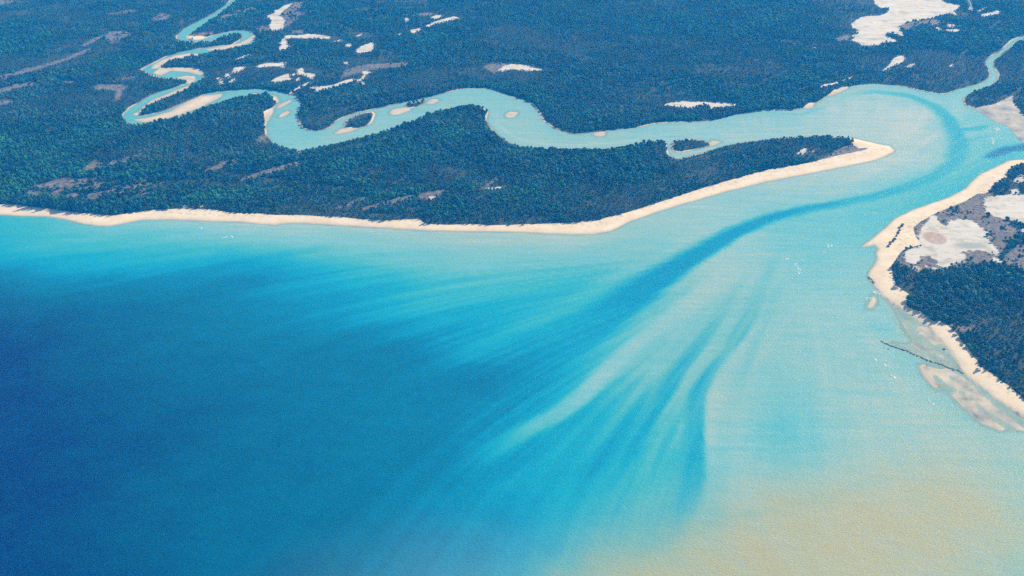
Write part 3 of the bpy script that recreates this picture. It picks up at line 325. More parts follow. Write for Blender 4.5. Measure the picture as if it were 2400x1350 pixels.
EAST_LAND = [(1809.3, 3342.0), (1707.2, 3274.7), (1641.7, 3205.1), (1572.8, 3124.8), (1515.3, 3052.0), (1488.6, 2994.1), (1476.1, 2926.3), (1447.8, 2864.8), (1405.0, 2816.3), (1348.9, 2776.4), (1315.4, 2747.9), (1284.4, 2706.1), (1271.9, 2658.6), (1287.0, 2645.3), (1287.7, 2632.1), (1298.5, 2577.1), (1308.0, 2530.2), (1326.0, 2499.6), (1321.4, 2454.9), (1316.2, 2417.2), (1317.0, 2388.8), (1391.7, 2360.9), (1365.0, 2304.1), (1270.4, 2283.0), (1227.9, 2275.1), (1182.2, 2236.6), (1130.6, 2199.1), (1092.8, 2155.4), (1059.0, 2113.0), (1004.0, 2067.5), (941.6, 2029.9), (902.5, 2006.2), (846.7, 1962.0), (794.0, 1899.5), (756.1, 1857.0), (732.5, 1832.5), (746.5, 1834.4), (762.2, 1841.9), (764.7, 1821.4), (753.3, 1804.9), (748.4, 1777.9), (730.3, 1748.0), (720.0, 1734.2), (707.8, 1705.4), (710.8, 1677.3), (713.3, 1640.3), (723.0, 1612.2), (731.8, 1596.9), (740.1, 1578.8), (749.5, 1559.6), (759.7, 1539.2), (764.8, 1520.6), (767.7, 1496.8), (770.9, 1472.2), (776.0, 1445.5), (771.8, 1416.9), (769.0, 1394.1), (774.9, 1371.8), (785.8, 1345.2), (795.8, 1312.4), (808.9, 1287.4), (822.1, 1265.3), (849.4, 1206.9), (926.9, 1082.4), (3500, 500), (3500, 3600)]
LONE_TREE = (802.9, 1392.9)
SHRUBS = [(850.2, 1928.4), (845.3, 1920.7), (838.0, 1913.1), (834.5, 1901.5), (827.7, 1891.9), (824.6, 1884.5), (818.4, 1875.3), (809.8, 1862.1), (804.2, 1853.0), (797.6, 1846.8), (792.4, 1838.8), (785.5, 1829.3)]
FAN_CENTRE = (579.7, 1866.5)

# ---------------------------------------------------------------- number helpers
rng = np.random.default_rng(11)
random.seed(11)

def _hash(ix, iy, seed):
    n = (ix.astype(np.int64) * 374761393 + iy.astype(np.int64) * 668265263 + seed * 974634541) & 0x7fffffff
    n = ((n ^ (n >> 13)) * 1274126177) & 0x7fffffff
    return ((n ^ (n >> 16)) & 0xffff) / 65535.0

def vnoise(x, y, seed=0):
    ix, iy = np.floor(x), np.floor(y)
    fx, fy = x - ix, y - iy
    fx = fx * fx * (3 - 2 * fx); fy = fy * fy * (3 - 2 * fy)
    a = _hash(ix, iy, seed); b = _hash(ix + 1, iy, seed)
    c = _hash(ix, iy + 1, seed); d = _hash(ix + 1, iy + 1, seed)
    return (a * (1 - fx) + b * fx) * (1 - fy) + (c * (1 - fx) + d * fx) * fy

def fbm(x, y, seed=0, octaves=4):
    s, a, t = 0.0, 1.0, 0.0
    for i in range(octaves):
        s = s + a * vnoise(x, y, seed + i * 17); t += a
        x, y, a = x * 2.03 + 3.1, y * 2.03 + 1.7, a * 0.5
    return s / t

def smooth(a, b, v):
    t = np.clip((v - a) / (b - a), 0, 1)
    return t * t * (3 - 2 * t)

def dist_edges(x, y, edges):
    best = np.full(x.shape, 1e18)
    for (x0, y0), (x1, y1) in edges:
        dx, dy = x1 - x0, y1 - y0
        L = dx * dx + dy * dy + 1e-9
        t = np.clip(((x - x0) * dx + (y - y0) * dy) / L, 0, 1)
        ex, ey = x - (x0 + t * dx), y - (y0 + t * dy)
        np.minimum(best, ex * ex + ey * ey, out=best)
    return np.sqrt(best)

def inside(x, y, poly):
    c = np.zeros(x.shape, bool)
    n = len(poly)
    for i in range(n):
        x0, y0 = poly[i]; x1, y1 = poly[(i + 1) % n]
        if y0 == y1:
            continue
        c ^= ((y0 > y) != (y1 > y)) & (x < (x1 - x0) * (y - y0) / (y1 - y0) + x0)
    return c

def poly_sd(x, y, poly, margin=90.0):
    """signed distance, positive inside, -margin far outside"""
    p = np.array(poly)
    out = np.full(x.shape, -margin)
    m = (x > p[:, 0].min() - margin) & (x < p[:, 0].max() + margin) & (y > p[:, 1].min() - margin) & (y < p[:, 1].max() + margin)
    if not m.any():
        return out
    xs, ys = x[m], y[m]
    d = dist_edges(xs, ys, [(poly[i], poly[(i + 1) % len(poly)]) for i in range(len(poly))])
    out[m] = np.maximum(np.where(inside(xs, ys, poly), d, -d), -margin)
    return out

def river_sd(x, y, margin=90.0):
    a, b = RIVER_LEFT, RIVER_RIGHT
    p = np.array(a + b)
    out = np.full(x.shape, -margin)
    m = (x > p[:, 0].min() - margin) & (x < p[:, 0].max() + margin) & (y > p[:, 1].min() - margin) & (y < p[:, 1].max() + margin)
    if not m.any():
        return out
    xs, ys = x[m], y[m]
    d = dist_edges(xs, ys, list(zip(a, a[1:])) + list(zip(b, b[1:])))
    ins = np.zeros(xs.shape, bool)
    for i in range(len(a) - 1):
        ins |= inside(xs, ys, [a[i], a[i + 1], b[i + 1], b[i]])
    out[m] = np.maximum(np.where(ins, d, -d), -margin)
    return out

def axis(lo, hi, step, far_lo, far_hi):
    a = list(np.arange(lo, hi + step * .5, step))
    s, v = step * 4, lo
    left = []
    while v > far_lo:
        v -= s; s *= 1.45; left.append(v)
    s, v = step * 4, hi
    right = []
    while v < far_hi:
        v += s; s *= 1.45; right.append(v)
    return np.array(left[::-1] + a + right)

# ---------------------------------------------------------------- material helpers
def material(name, rough=0.9, spec=0.2):
    m = bpy.data.materials.new(name)
    m.use_nodes = True
    b = m.node_tree.nodes["Principled BSDF"]
    b.inputs["Roughness"].default_value = rough
    b.inputs["Specular IOR Level"].default_value = spec
    return m, m.node_tree.nodes, m.node_tree.links, b

def N(nodes, kind, **kw):
    n = nodes.new("ShaderNode" + kind)
    for k, v in kw.items():
        setattr(n, k, v)
    return n

def rgb(c):
    return (c[0], c[1], c[2], 1.0)

def noise_node(nodes, links, vec, scale, detail=4.0, rough=0.55):
    n = N(nodes, "TexNoise")
    n.inputs["Scale"].default_value = scale
    n.inputs["Detail"].default_value = detail
    n.inputs["Roughness"].default_value = rough
    if vec is not None:
        links.new(vec, n.inputs["Vector"])
    return n.outputs["Fac"]

def math_node(nodes, links, op, a, b=None, c=None, clamp=False):
    n = N(nodes, "Math", operation=op, use_clamp=clamp)
    for i, v in enumerate((a, b, c)):
        if v is None:
            continue
        if isinstance(v, (int, float)):
            n.inputs[i].default_value = v
        else:
            links.new(v, n.inputs[i])
    return n.outputs[0]

def step_node(nodes, links, v, lo, hi):
    n = N(nodes, "MapRange", interpolation_type='SMOOTHSTEP')
    links.new(v, n.inputs[0])
    n.inputs[1].default_value = lo; n.inputs[2].default_value = hi
    n.inputs[3].default_value = 0.0; n.inputs[4].default_value = 1.0
    return n.outputs[0]

def mix_node(nodes, links, f, a, b, blend='MIX'):
    n = N(nodes, "Mix", data_type='RGBA', blend_type=blend)
    for sock, v in ((n.inputs[0], f), (n.inputs[6], a), (n.inputs[7], b)):
        if isinstance(v, (int, float)):
            sock.default_value = v
        elif isinstance(v, tuple):
            sock.default_value = rgb(v)
        else:
            links.new(v, sock)
    return n.outputs[2]

def attr_node(nodes, name):
    n = N(nodes, "Attribute", attribute_name=name)
    return n.outputs["Fac"]

def ramp_node(nodes, links, f, stops):
    n = N(nodes, "ValToRGB")
    r = n.color_ramp
    while len(r.elements) < len(stops):
        r.elements.new(0.5)
    for e, (p, c) in zip(r.elements, stops):
        e.position = p; e.color = rgb(c)
    links.new(f, n.inputs[0])
    return n.outputs[0]

def bump(nodes, links, bsdf, h, strength, dist):
    b = N(nodes, "Bump")
    b.inputs["Strength"].default_value = strength
    b.inputs["Distance"].default_value = dist
    links.new(h, b.inputs["Height"])
    links.new(b.outputs[0], bsdf.inputs["Normal"])

# ---- terrain
SAND_RGB, SALT_RGB, SCRUB_RGB = (0.63, 0.525, 0.375), (0.50, 0.475, 0.42), (0.140, 0.122, 0.105)
def terrain_material():
    m, n, l, b = material("terrain", 0.95, 0.12)
    geo = N(n, "NewGeometry")
    pos = geo.outputs["Position"]
    sep = N(n, "SeparateXYZ"); l.new(pos, sep.inputs[0])
    z = sep.outputs[2]
    nf = noise_node(n, l, pos, 0.12, 6.0, 0.6)
    nm = noise_node(n, l, pos, 0.028, 5.0, 0.6)
    nl = noise_node(n, l, pos, 0.006, 4.0, 0.55)
    wig = math_node(n, l, 'MULTIPLY_ADD', nf, 9.0, -4.5)
    # forest floor and understorey
    floor = ramp_node(n, l, nm, [(0.25, (0.022, 0.030, 0.018)), (0.55, (0.035, 0.048, 0.026)), (0.8, (0.06, 0.062, 0.04))])
    # scrub: low heath on grey-mauve soil
    sc = ramp_node(n, l, nf, [(0.3, (0.07, 0.066, 0.058)), (0.5, SCRUB_RGB), (0.72, (0.25, 0.21, 0.185))])
    scg = mix_node(n, l, step_node(n, l, nm, 0.5, 0.75), sc, (0.10, 0.105, 0.07))
    f = step_node(n, l, math_node(n, l, 'ADD', attr_node(n, "scrub"), math_node(n, l, 'MULTIPLY', wig, 2.0)), -9.0, 8.0)
    c = mix_node(n, l, f, floor, scg)
    # beach sand, wet at the water's edge
    sand = ramp_node(n, l, nm, [(0.25, (0.54, 0.44, 0.31)), (0.5, SAND_RGB), (0.75, (0.68, 0.595, 0.455))])
    wet = step_node(n, l, math_node(n, l, 'MULTIPLY_ADD', nf, -0.3, z), 0.05, 0.5)
    sand = mix_node(n, l, wet, (0.43, 0.36, 0.27), sand)
    wl_ = math_node(n, l, 'ABSOLUTE', math_node(n, l, 'SUBTRACT', math_node(n, l, 'MULTIPLY_ADD', nm, 0.5, z), 1.15))
    wr = math_node(n, l, 'MULTIPLY', step_node(n, l, wl_, 0.10, 0.0), step_node(n, l, nf, 0.45, 0.6))
    sand = mix_node(n, l, math_node(n, l, 'MULTIPLY', wr, 0.55), sand, (0.22, 0.175, 0.12))
    gs = math_node(n, l, 'MULTIPLY', step_node(n, l, z, 1.75, 2.1), step_node(n, l, nf, 0.5, 0.62))
    sand = mix_node(n, l, math_node(n, l, 'MULTIPLY', gs, 0.35), sand, (0.19, 0.18, 0.10))
    f = step_node(n, l, math_node(n, l, 'ADD', attr_node(n, "sand"), math_node(n, l, 'MULTIPLY', wig, 0.7)), -1.2, 1.2)
    c = mix_node(n, l, f, c, sand)
    # muddy sand along the river banks
    f = math_node(n, l, 'MULTIPLY', step_node(n, l, z, 0.75, 0.35), step_node(n, l, nl, 0.42, 0.58))
    c = mix_node(n, l, f, c, ramp_node(n, l, nm, [(0.3, (0.36, 0.325, 0.25)), (0.7, (0.56, 0.485, 0.36))]))
    # tidal flats: rippled grey-brown silt and weed
    fl = ramp_node(n, l, nm, [(0.3, (0.15, 0.165, 0.155)), (0.44, (0.30, 0.295, 0.25)), (0.58, (0.42, 0.385, 0.305)), (0.8, (0.56, 0.485, 0.365))])
    f = step_node(n, l, math_node(n, l, 'ADD', attr_node(n, "flat"), wig), -3.0, 3.0)
    c = mix_node(n, l, f, c, fl)
    # the drowned bottom is sand and silt
    c = mix_node(n, l, step_node(n, l, z, 0.02, -0.10), c, ramp_node(n, l, nm, [(0.3, (0.33, 0.39, 0.345)), (0.7, (0.42, 0.445, 0.375))]))
    # salt pans: pale clay with drainage lines
    mp = N(n, "Mapping"); l.new(pos, mp.inputs[0]); mp.inputs["Scale"].default_value = (0.35, 1.3, 1.0)
    mp.inputs["Rotation"].default_value = (0, 0, 0.25)
    ns = noise_node(n, l, mp.outputs[0], 0.03, 6.0, 0.65)
    salt = ramp_node(n, l, ns, [(0.3, (0.32, 0.305, 0.265)), (0.45, SALT_RGB), (0.7, (0.58, 0.56, 0.51))])
    line = math_node(n, l, 'ABSOLUTE', math_node(n, l, 'SUBTRACT', ns, 0.53))
    salt = mix_node(n, l, math_node(n, l, 'MULTIPLY', step_node(n, l, line, 0.012, 0.0), 0.45), salt, (0.32, 0.31, 0.28))
    salt = mix_node(n, l, math_node(n, l, 'MULTIPLY', step_node(n, l, nm, 0.5, 0.66), 0.6), salt, (0.29, 0.27, 0.22))
    br = step_node(n, l, math_node(n, l, 'ADD', attr_node(n, "brown"), wig), -4.0, 4.0)
    salt = mix_node(n, l, br, salt, ramp_node(n, l, nf, [(0.3, (0.30, 0.22, 0.17)), (0.7, (0.45, 0.35, 0.27))]))
    gr = step_node(n, l, math_node(n, l, 'ADD', attr_node(n, "grey"), wig), -5.0, 9.0)
    salt = mix_node(n, l, gr, salt, (0.30, 0.315, 0.28))
    f = step_node(n, l, math_node(n, l, 'ADD', attr_node(n, "salt"), math_node(n, l, 'MULTIPLY_ADD', nm, 22.0, math_node(n, l, 'MULTIPLY_ADD', wig, 2.6, -11.0))), -4.0, 1.5)
    c = mix_node(n, l, f, c, salt)
    l.new(c, b.inputs["Base Color"])
    bump(n, l, b, nf, 0.5, 0.6)
    return m

# ---- water: clear turquoise over sand, deep blue in the channels, brown where silt is carried
WATER_RAMP = [(0.0, (0.34, 0.43, 0.405)), (0.1, (0.215, 0.395, 0.395)), (0.22, (0.12, 0.375, 0.40)), (0.37, (0.035, 0.33, 0.37)),
              (0.50, (0.006, 0.28, 0.385)), (0.60, (0.002, 0.22, 0.355)), (0.70, (0.001, 0.155, 0.275)), (0.80, (0.001, 0.110, 0.200)), (0.92, (0.001, 0.055, 0.130)), (1.0, (0.001, 0.019, 0.10))]
SILT = (0.335, 0.325, 0.175)
def water_material():
    m, n, l, b = material("water", 0.2, 0.03)
    geo = N(n, "NewGeometry"); pos = geo.outputs["Position"]
    swirl = noise_node(n, l, pos, 0.012, 5.0, 0.6)
    cloud = noise_node(n, l, pos, 0.07, 5.0, 0.7)                                    # drifting clouds of fine silt
    t = math_node(n, l, 'ADD', attr_node(n, "depth"), math_node(n, l, 'MULTIPLY_ADD', swirl, 0.05, -0.025))
    t = math_node(n, l, 'ADD', t, math_node(n, l, 'MULTIPLY_ADD', cloud, 0.09, -0.045), clamp=True)
    rp = N(n, "Mapping"); l.new(pos, rp.inputs[0]); rp.inputs["Rotation"].default_value = (0, 0, 0.95); rp.inputs["Scale"].default_value = (0.10, 1.0, 1.0)
    rip = noise_node(n, l, rp.outputs[0], 0.075, 3.0, 0.6)                           # swell lines, put into the water colour of the shallows
    shal = step_node(n, l, attr_node(n, "depth"), 0.42, 0.15)
    t = math_node(n, l, 'ADD', t, math_node(n, l, 'MULTIPLY', shal, math_node(n, l, 'MULTIPLY_ADD', rip, 0.30, -0.15)), clamp=True)
    c = ramp_node(n, l, t, WATER_RAMP)
    mp = N(n, "Mapping"); l.new(pos, mp.inputs[0]); mp.inputs["Scale"].default_value = (1.0, 2.2, 1.0); mp.inputs["Rotation"].default_value = (0, 0, 0.5)
    chop = noise_node(n, l, mp.outputs[0], 0.20, 4.0, 0.75)
    swell = noise_node(n, l, mp.outputs[0], 0.035, 3.0, 0.5)
    c = mix_node(n, l, attr_node(n, "silt"), c, SILT)
    l.new(c, b.inputs["Base Color"])
    tr = N(n, "BsdfTransparent"); mx_ = N(n, "MixShader")
    tr.inputs[0].default_value = (0.90, 0.97, 0.96, 1)
    l.new(attr_node(n, "clear"), mx_.inputs[0]); l.new(b.outputs[0], mx_.inputs[1]); l.new(tr.outputs[0], mx_.inputs[2])
    l.new(mx_.outputs[0], n["Material Output"].inputs["Surface"])
    h = math_node(n, l, 'MULTIPLY_ADD', swell, 0.6, chop)
    bump(n, l, b, h, 1.0, 1.1)
    return m

# ---- leaves
def leaf_material(name, dark, mid, light):
    m, n, l, b = material(name, 0.75, 0.15)
    info = N(n, "ObjectInfo")
    big = noise_node(n, l, info.outputs["Location"], 0.0075, 4.0, 0.6)
    geo = N(n, "NewGeometry")
    fine = noise_node(n, l, geo.outputs["Position"], 0.9, 3.0, 0.6)
    f = math_node(n, l, 'MULTIPLY_ADD', info.outputs["Random"], 0.8, math_node(n, l, 'MULTIPLY_ADD', big, 1.9, -0.87))
    f = math_node(n, l, 'ADD', f, math_node(n, l, 'MULTIPLY_ADD', fine, 0.3, -0.15), clamp=True)
    c = ramp_node(n, l, f, [(0.0, dark), (0.5, mid), (1.0, light)])
    l.new(c, b.inputs["Base Color"])
    return m

MAT_TERRAIN = terrain_material()
MAT_WATER = water_material()
MAT_LEAF = leaf_material("mangrove_leaves", (0.003, 0.022, 0.014), (0.011, 0.078, 0.040), (0.036, 0.19, 0.08))
MAT_LEAF_DUSTY = leaf_material("woodland_leaves", (0.005, 0.026, 0.018), (0.017, 0.070, 0.040), (0.05, 0.16, 0.08))
MAT_LEAF_PALE = leaf_material("paperbark_leaves", (0.015, 0.042, 0.032), (0.038, 0.088, 0.058), (0.085, 0.16, 0.10))
def bark_material():
    m, n, l, b = material("bark", 0.9, 0.1)
    geo = N(n, "NewGeometry")
    f = noise_node(n, l, geo.outputs["Position"], 2.0)
    l.new(ramp_node(n, l, f, [(0.3, (0.06, 0.05, 0.04)), (0.7, (0.15, 0.125, 0.10))]), b.inputs["Base Color"])
    return m
MAT_BARK = bark_material()
def rock_material():
    m, n, l, b = material("wet_rock", 0.65, 0.4)
    geo = N(n, "NewGeometry")
    f = noise_node(n, l, geo.outputs["Position"], 0.8, 6.0)
    l.new(ramp_node(n, l, f, [(0.3, (0.015, 0.017, 0.02)), (0.6, (0.04, 0.042, 0.045)), (0.8, (0.10, 0.095, 0.085))]), b.inputs["Base Color"])
    bump(n, l, b, f, 0.6, 0.4)
    return m
MAT_ROCK = rock_material()
def foam_material():
    m, n, l, b = material("foam", 0.8, 0.2)
    geo = N(n, "NewGeometry")
    f = noise_node(n, l, geo.outputs["Position"], 0.7, 5.0, 0.65)
    l.new(ramp_node(n, l, f, [(0.35, (0.32, 0.46, 0.46)), (0.6, (0.74, 0.76, 0.74))]), b.inputs["Base Color"])
    bump(n, l, b, f, 0.5, 0.5)
    return m
MAT_FOAM = foam_material()

def tag(o, label=None, category=None, group=None, kind=None):
    for k, v in (("label", label), ("category", category), ("group", group), ("kind", kind)):
        if v:
            o[k] = v
    return o

def mesh_object(name, verts, faces, mat, parent=None, flat=True):
    me = bpy.data.meshes.new(name)
    me.from_pydata(verts, [], faces)
    me.materials.append(mat)
    if not flat:
        me.shade_smooth()
    o = bpy.data.objects.new(name, me)
    col.objects.link(o)
    o.parent = parent
    return o

def grid_object(name, X, Y, Zv, keep, attrs, mat):
    """one sheet of quads over the grid; keep marks the cells that are built"""
    ny, nx = X.shape
    idx = np.arange(nx * ny).reshape(ny, nx)
    q = np.stack([idx[:-1, :-1], idx[:-1, 1:], idx[1:, 1:], idx[1:, :-1]], -1)[keep]
    used = np.zeros(nx * ny, bool); used[q.ravel()] = True
    remap = np.cumsum(used) - 1
    q = remap[q]
    co = np.stack([X.ravel(), Y.ravel(), Zv.ravel()], 1)[used]
    me = bpy.data.meshes.new(name)
    me.vertices.add(len(co)); me.vertices.foreach_set("co", co.ravel())
    me.loops.add(q.size); me.loops.foreach_set("vertex_index", q.ravel().astype(np.int32))
    me.polygons.add(len(q)); me.polygons.foreach_set("loop_start", np.arange(0, q.size, 4, dtype=np.int32))
    me.update(calc_edges=True)
    for k, v in attrs.items():
        a = me.attributes.new(k, 'FLOAT', 'POINT')
        a.data.foreach_set("value", v.ravel()[used].astype(np.float32))
    me.materials.append(mat)
    me.shade_smooth()
    o = bpy.data.objects.new(name, me)
    col.objects.link(o)
    return o

# ---------------------------------------------------------------- terrain: one sheet, shoreline where it crosses sea level
STEP = 6.5
GX = axis(-2180, 2180, STEP, -24000, 24000)
GY = axis(860, 4100, STEP, -24000, 24000)
X, Y = np.meshgrid(GX, GY)
fx, fy = X.ravel(), Y.ravel()

wob = 4.0 * (fbm(fx / 30, fy / 30, 3) - .5) + 9.0 * (fbm(fx / 120, fy / 120, 5, 2) - .5) * 0
sea_sd = poly_sd(fx, fy, SEA, 400.0)
water_in = np.maximum(sea_sd, river_sd(fx, fy))
for p in CREEKS:
    water_in = np.maximum(water_in, poly_sd(fx, fy, p))
land = -water_in + wob * 0.6
h = np.where(land > 0, 2.4 * (1 - np.exp(-np.maximum(land, 0) / 14)), np.maximum(land * 0.085, -3.5))
h = h + np.where(land > 25, 0.9 * (fbm(fx / 90, fy / 90, 9) - .5), 0)
bar_sd = np.full(fx.shape, -90.0)
for p in BARS.values():
    bar_sd = np.maximum(bar_sd, poly_sd(fx, fy, p))
bar_sd = bar_sd + wob * 0.8
hb = np.where(bar_sd > 0, 0.5 * (1 - np.exp(-np.maximum(bar_sd, 0) / 8)), np.maximum(bar_sd * 0.05, -3.5))
h = np.maximum(h, hb)
isl_sd = np.full(fx.shape, -90.0)
for p in ISLETS.values():
    isl_sd = np.maximum(isl_sd, poly_sd(fx, fy, p))
h = np.maximum(h, np.where(isl_sd > 0, 1.4 * (1 - np.exp(-np.maximum(isl_sd, 0) / 8)), np.maximum(isl_sd * 0.07, -3.5)))
flat_sd = poly_sd(fx, fy, TIDAL_FLAT)
fm = smooth(-9, 7, flat_sd)
hf = -0.42 + 0.85 * fbm((fx + fy * .42) / 15, (fy - fx * .42) / 70, 21, 4) + 0.25 * (fbm(fx / 9, fy / 9, 23, 2) - .5)
h = np.where(land < 6, np.maximum(h, h * (1 - fm) + np.minimum(hf, 0.34) * fm), h)
ground_land = np.maximum(land, np.maximum(bar_sd, isl_sd))

est_sd = poly_sd(fx, fy, ESTUARY_FLAT)
sand = np.maximum(poly_sd(fx, fy, MAIN_BEACH), poly_sd(fx, fy, RIGHT_BEACH))
sand = np.maximum(sand, bar_sd + 2)
salt = np.full(fx.shape, -90.0)
for p in SALT:
    salt = np.maximum(salt, poly_sd(fx, fy, p))
scrub = np.full(fx.shape, -90.0)
for p in SCRUB:
    scrub = np.maximum(scrub, poly_sd(fx, fy, p))
flat = np.maximum(np.where(land < 3, flat_sd, -90), est_sd)
# broken heath on the old dunes behind the western end of the long beach
me_ = np.hypot((fx - MOTTLED[0][0]) / MOTTLED[1][0], (fy - MOTTLED[0][1]) / MOTTLED[1][1])
scrub = np.maximum(scrub, np.where(me_ < 1.15, 60 * (fbm((fx + fy * .5) / 34, (fy - fx * .5) / 15, 63) - .5) - 30 * smooth(.7, 1.1, me_), -90))
# heath and bare ground open up the woodland of the far north-west
nw = smooth(2900, 3500, fy) * (1 - smooth(-700, 300, fx + (fy - 2900) * .4))
scrub = np.maximum(scrub, np.where(nw > 0, -40 + 80 * nw * (fbm(fx / 260, fy / 120, 61) - .18), -90))
bx, by = BROWN_PATCH[0]; brad = BROWN_PATCH[1]
brown = brad - np.hypot(fx - bx, (fy - by) * 0.85)
gxc, gyc = GREY_PATCH[0]; grad = GREY_PATCH[1]
grey = grad - np.hypot((fx - gxc) * 0.42, fy - gyc)

S = X.shape
cell_true = np.ones((S[0] - 1, S[1] - 1), bool)
terrain = grid_object("terrain", X, Y, h.reshape(S), cell_true,
                      {"sand": sand, "salt": salt, "scrub": scrub, "flat": flat, "brown": brown, "grey": grey}, MAT_TERRAIN)
tag(terrain, "low coastal land with pale beaches, salt pans and heath around the river mouth", kind="structure")

# ---------------------------------------------------------------- water: one sheet at sea level
def rbf(pts, x, y, c=60.0, lam=2.0):
    p = np.array(pts, float)
    d = np.sqrt((p[:, None, 0] - p[None, :, 0]) ** 2 + (p[:, None, 1] - p[None, :, 1]) ** 2 + c * c)
    n = len(p)
    A = np.zeros((n + 1, n + 1)); A[:n, :n] = -d + np.eye(n) * lam; A[:n, n] = 1; A[n, :n] = 1
    w = np.linalg.solve(A, np.append(p[:, 2], 0))
    out = np.empty(x.shape)
    for i in range(0, len(x), 20000):
        q = slice(i, i + 20000)
        dd = np.sqrt((x[q, None] - p[None, :, 0]) ** 2 + (y[q, None] - p[None, :, 1]) ** 2 + c * c)
        out[q] = -dd @ w[:n] + w[n]
    return out

WX = axis(-2180, 2180, 6.5, -24000, 24000)
WY = axis(760, 4100, 6.5, -24000, 24000)
X2, Y2 = np.meshgrid(WX, WY)
S2 = X2.shape
ix = np.interp(X2.ravel(), GX, np.arange(len(GX))); iy = np.interp(Y2.ravel(), GY, np.arange(len(GY)))
def grid_sample(arr, ix, iy):
    a = arr.reshape(S)
    x0 = np.clip(ix.astype(int), 0, S[1] - 2); y0 = np.clip(iy.astype(int), 0, S[0] - 2)
    tx, ty = ix - x0, iy - y0
    return (a[y0, x0] * (1 - tx) + a[y0, x0 + 1] * tx) * (1 - ty) + (a[y0 + 1, x0] * (1 - tx) + a[y0 + 1, x0 + 1] * tx) * ty
gl2 = grid_sample(ground_land, ix, iy).reshape(S2)
mx = np.maximum(np.maximum(gl2[:-1, :-1], gl2[1:, :-1]), np.maximum(gl2[:-1, 1:], gl2[1:, 1:]))
mn = np.minimum(np.minimum(gl2[:-1, :-1], gl2[1:, :-1]), np.minimum(gl2[:-1, 1:], gl2[1:, 1:]))
keep2 = mn < 14
vm = np.zeros(S2, bool)
vm[:-1, :-1] |= keep2; vm[1:, :-1] |= keep2; vm[:-1, 1:] |= keep2; vm[1:, 1:] |= keep2
vm = vm.ravel()
qx = np.clip(X2.ravel()[vm], -2900, 2900); qy = np.clip(Y2.ravel()[vm], 500, 4800)
warp = smooth(40, 160, np.clip(grid_sample(sea_sd, ix[vm], iy[vm]), -90, 400))     # sediment edges meander
wx = qx + warp * (70 * (fbm(qx / 130, qy / 130, 101, 4) - .5)); wy = qy + warp * (70 * (fbm(qx / 130, qy / 130, 103, 4) - .5))
depth = np.clip(rbf(DEPTH_PTS, wx, wy), 0, 1)
silt = np.clip(rbf(SILT_PTS, wx, wy), 0, 1)

def streak(x, y, pts):
    """nearest point on a polyline: value, core and soft widths there, and which side"""
    best = np.full(x.shape, 1e18); val = np.zeros(x.shape); core = np.ones(x.shape); soft = np.ones(x.shape)
    endfade = np.zeros(x.shape)
    n = len(pts)
    for i in range(n - 1):
        a, b = pts[i], pts[i + 1]
        dx, dy = b[0] - a[0], b[1] - a[1]
        L = dx * dx + dy * dy
        tu = ((x - a[0]) * dx + (y - a[1]) * dy) / L
        t = np.clip(tu, 0, 1)
        ex, ey = x - (a[0] + t * dx), y - (a[1] + t * dy)
        d = ex * ex + ey * ey
        m = d < best
        best[m] = d[m]; tm = t[m]
        val[m] = a[2] + (b[2] - a[2]) * tm
        core[m] = a[3] + (b[3] - a[3]) * tm
        left = (dx * ey - dy * ex)[m] > 0
        sl = a[4] + (b[4] - a[4]) * tm; sr = a[5] + (b[5] - a[5]) * tm
        soft[m] = np.where(left, sl, sr)
        s = (i + tm) / (n - 1)
        endfade[m] = np.minimum(1, np.minimum(s / 0.12, (1 - s) / 0.25))
    d = np.sqrt(best)
    wv = 1 + .5 * (fbm(bend * 60, rad / 120, 47, 2) - .5)
    a = 1 - smooth(core * 0.5 * wv, (core + soft * .52) * wv, d)
    return val, a * smooth(0, 1, endfade)
# flow lines of the ebb plume fan out from the river mouth
MOUTH = FAN_CENTRE
ang = np.arctan2(qy - MOUTH[1], qx - MOUTH[0]); rad = np.hypot(qx - MOUTH[0], qy - MOUTH[1])
bend = ang + 0.10 * np.sin(rad / 420)
fan = fbm(bend * 26, rad / 420, 31, 4) - .5
fan2 = fbm(bend * 80, rad / 700, 37, 3) - .5
open_sea = smooth(150, 420, rad) * smooth(10, 60, np.clip(grid_sample(sea_sd, ix[vm], iy[vm]), -90, 400))
depth = depth + open_sea * (0.14 * fan * (1 - .65 * smooth(.6, .82, depth)) + 0.08 * fan2 * smooth(.1, .3, depth) * (1 - smooth(.7, .9, depth)))
for amount, pts in STREAKS:
    v, a = streak(qx, qy, pts)
    depth = depth * (1 - a * amount) + v * a * amount
lines = 1 - np.abs(2 * vnoise(bend * 62 + 1.2 * fbm(qx / 160, qy / 160, 83, 2), rad / 520, 85) - 1)      # thin crests of the ebb-tide bars
lines2 = 1 - np.abs(2 * vnoise(bend * 120 + 1.2 * fbm(qx / 120, qy / 120, 87, 2), rad / 380, 89) - 1)
zone = smooth(90, 260, rad) * (1 - smooth(750, 1150, rad)) * smooth(.2, .36, depth) * (1 - smooth(.62, .8, depth)) * open_sea ** .3
depth = depth - zone * (0.09 * lines ** 2 + 0.05 * lines2 ** 2 - 0.05)
depth = np.clip(depth + 0.05 * (fbm(qx / 60, qy / 25, 41, 4) - .5), 0, 1)
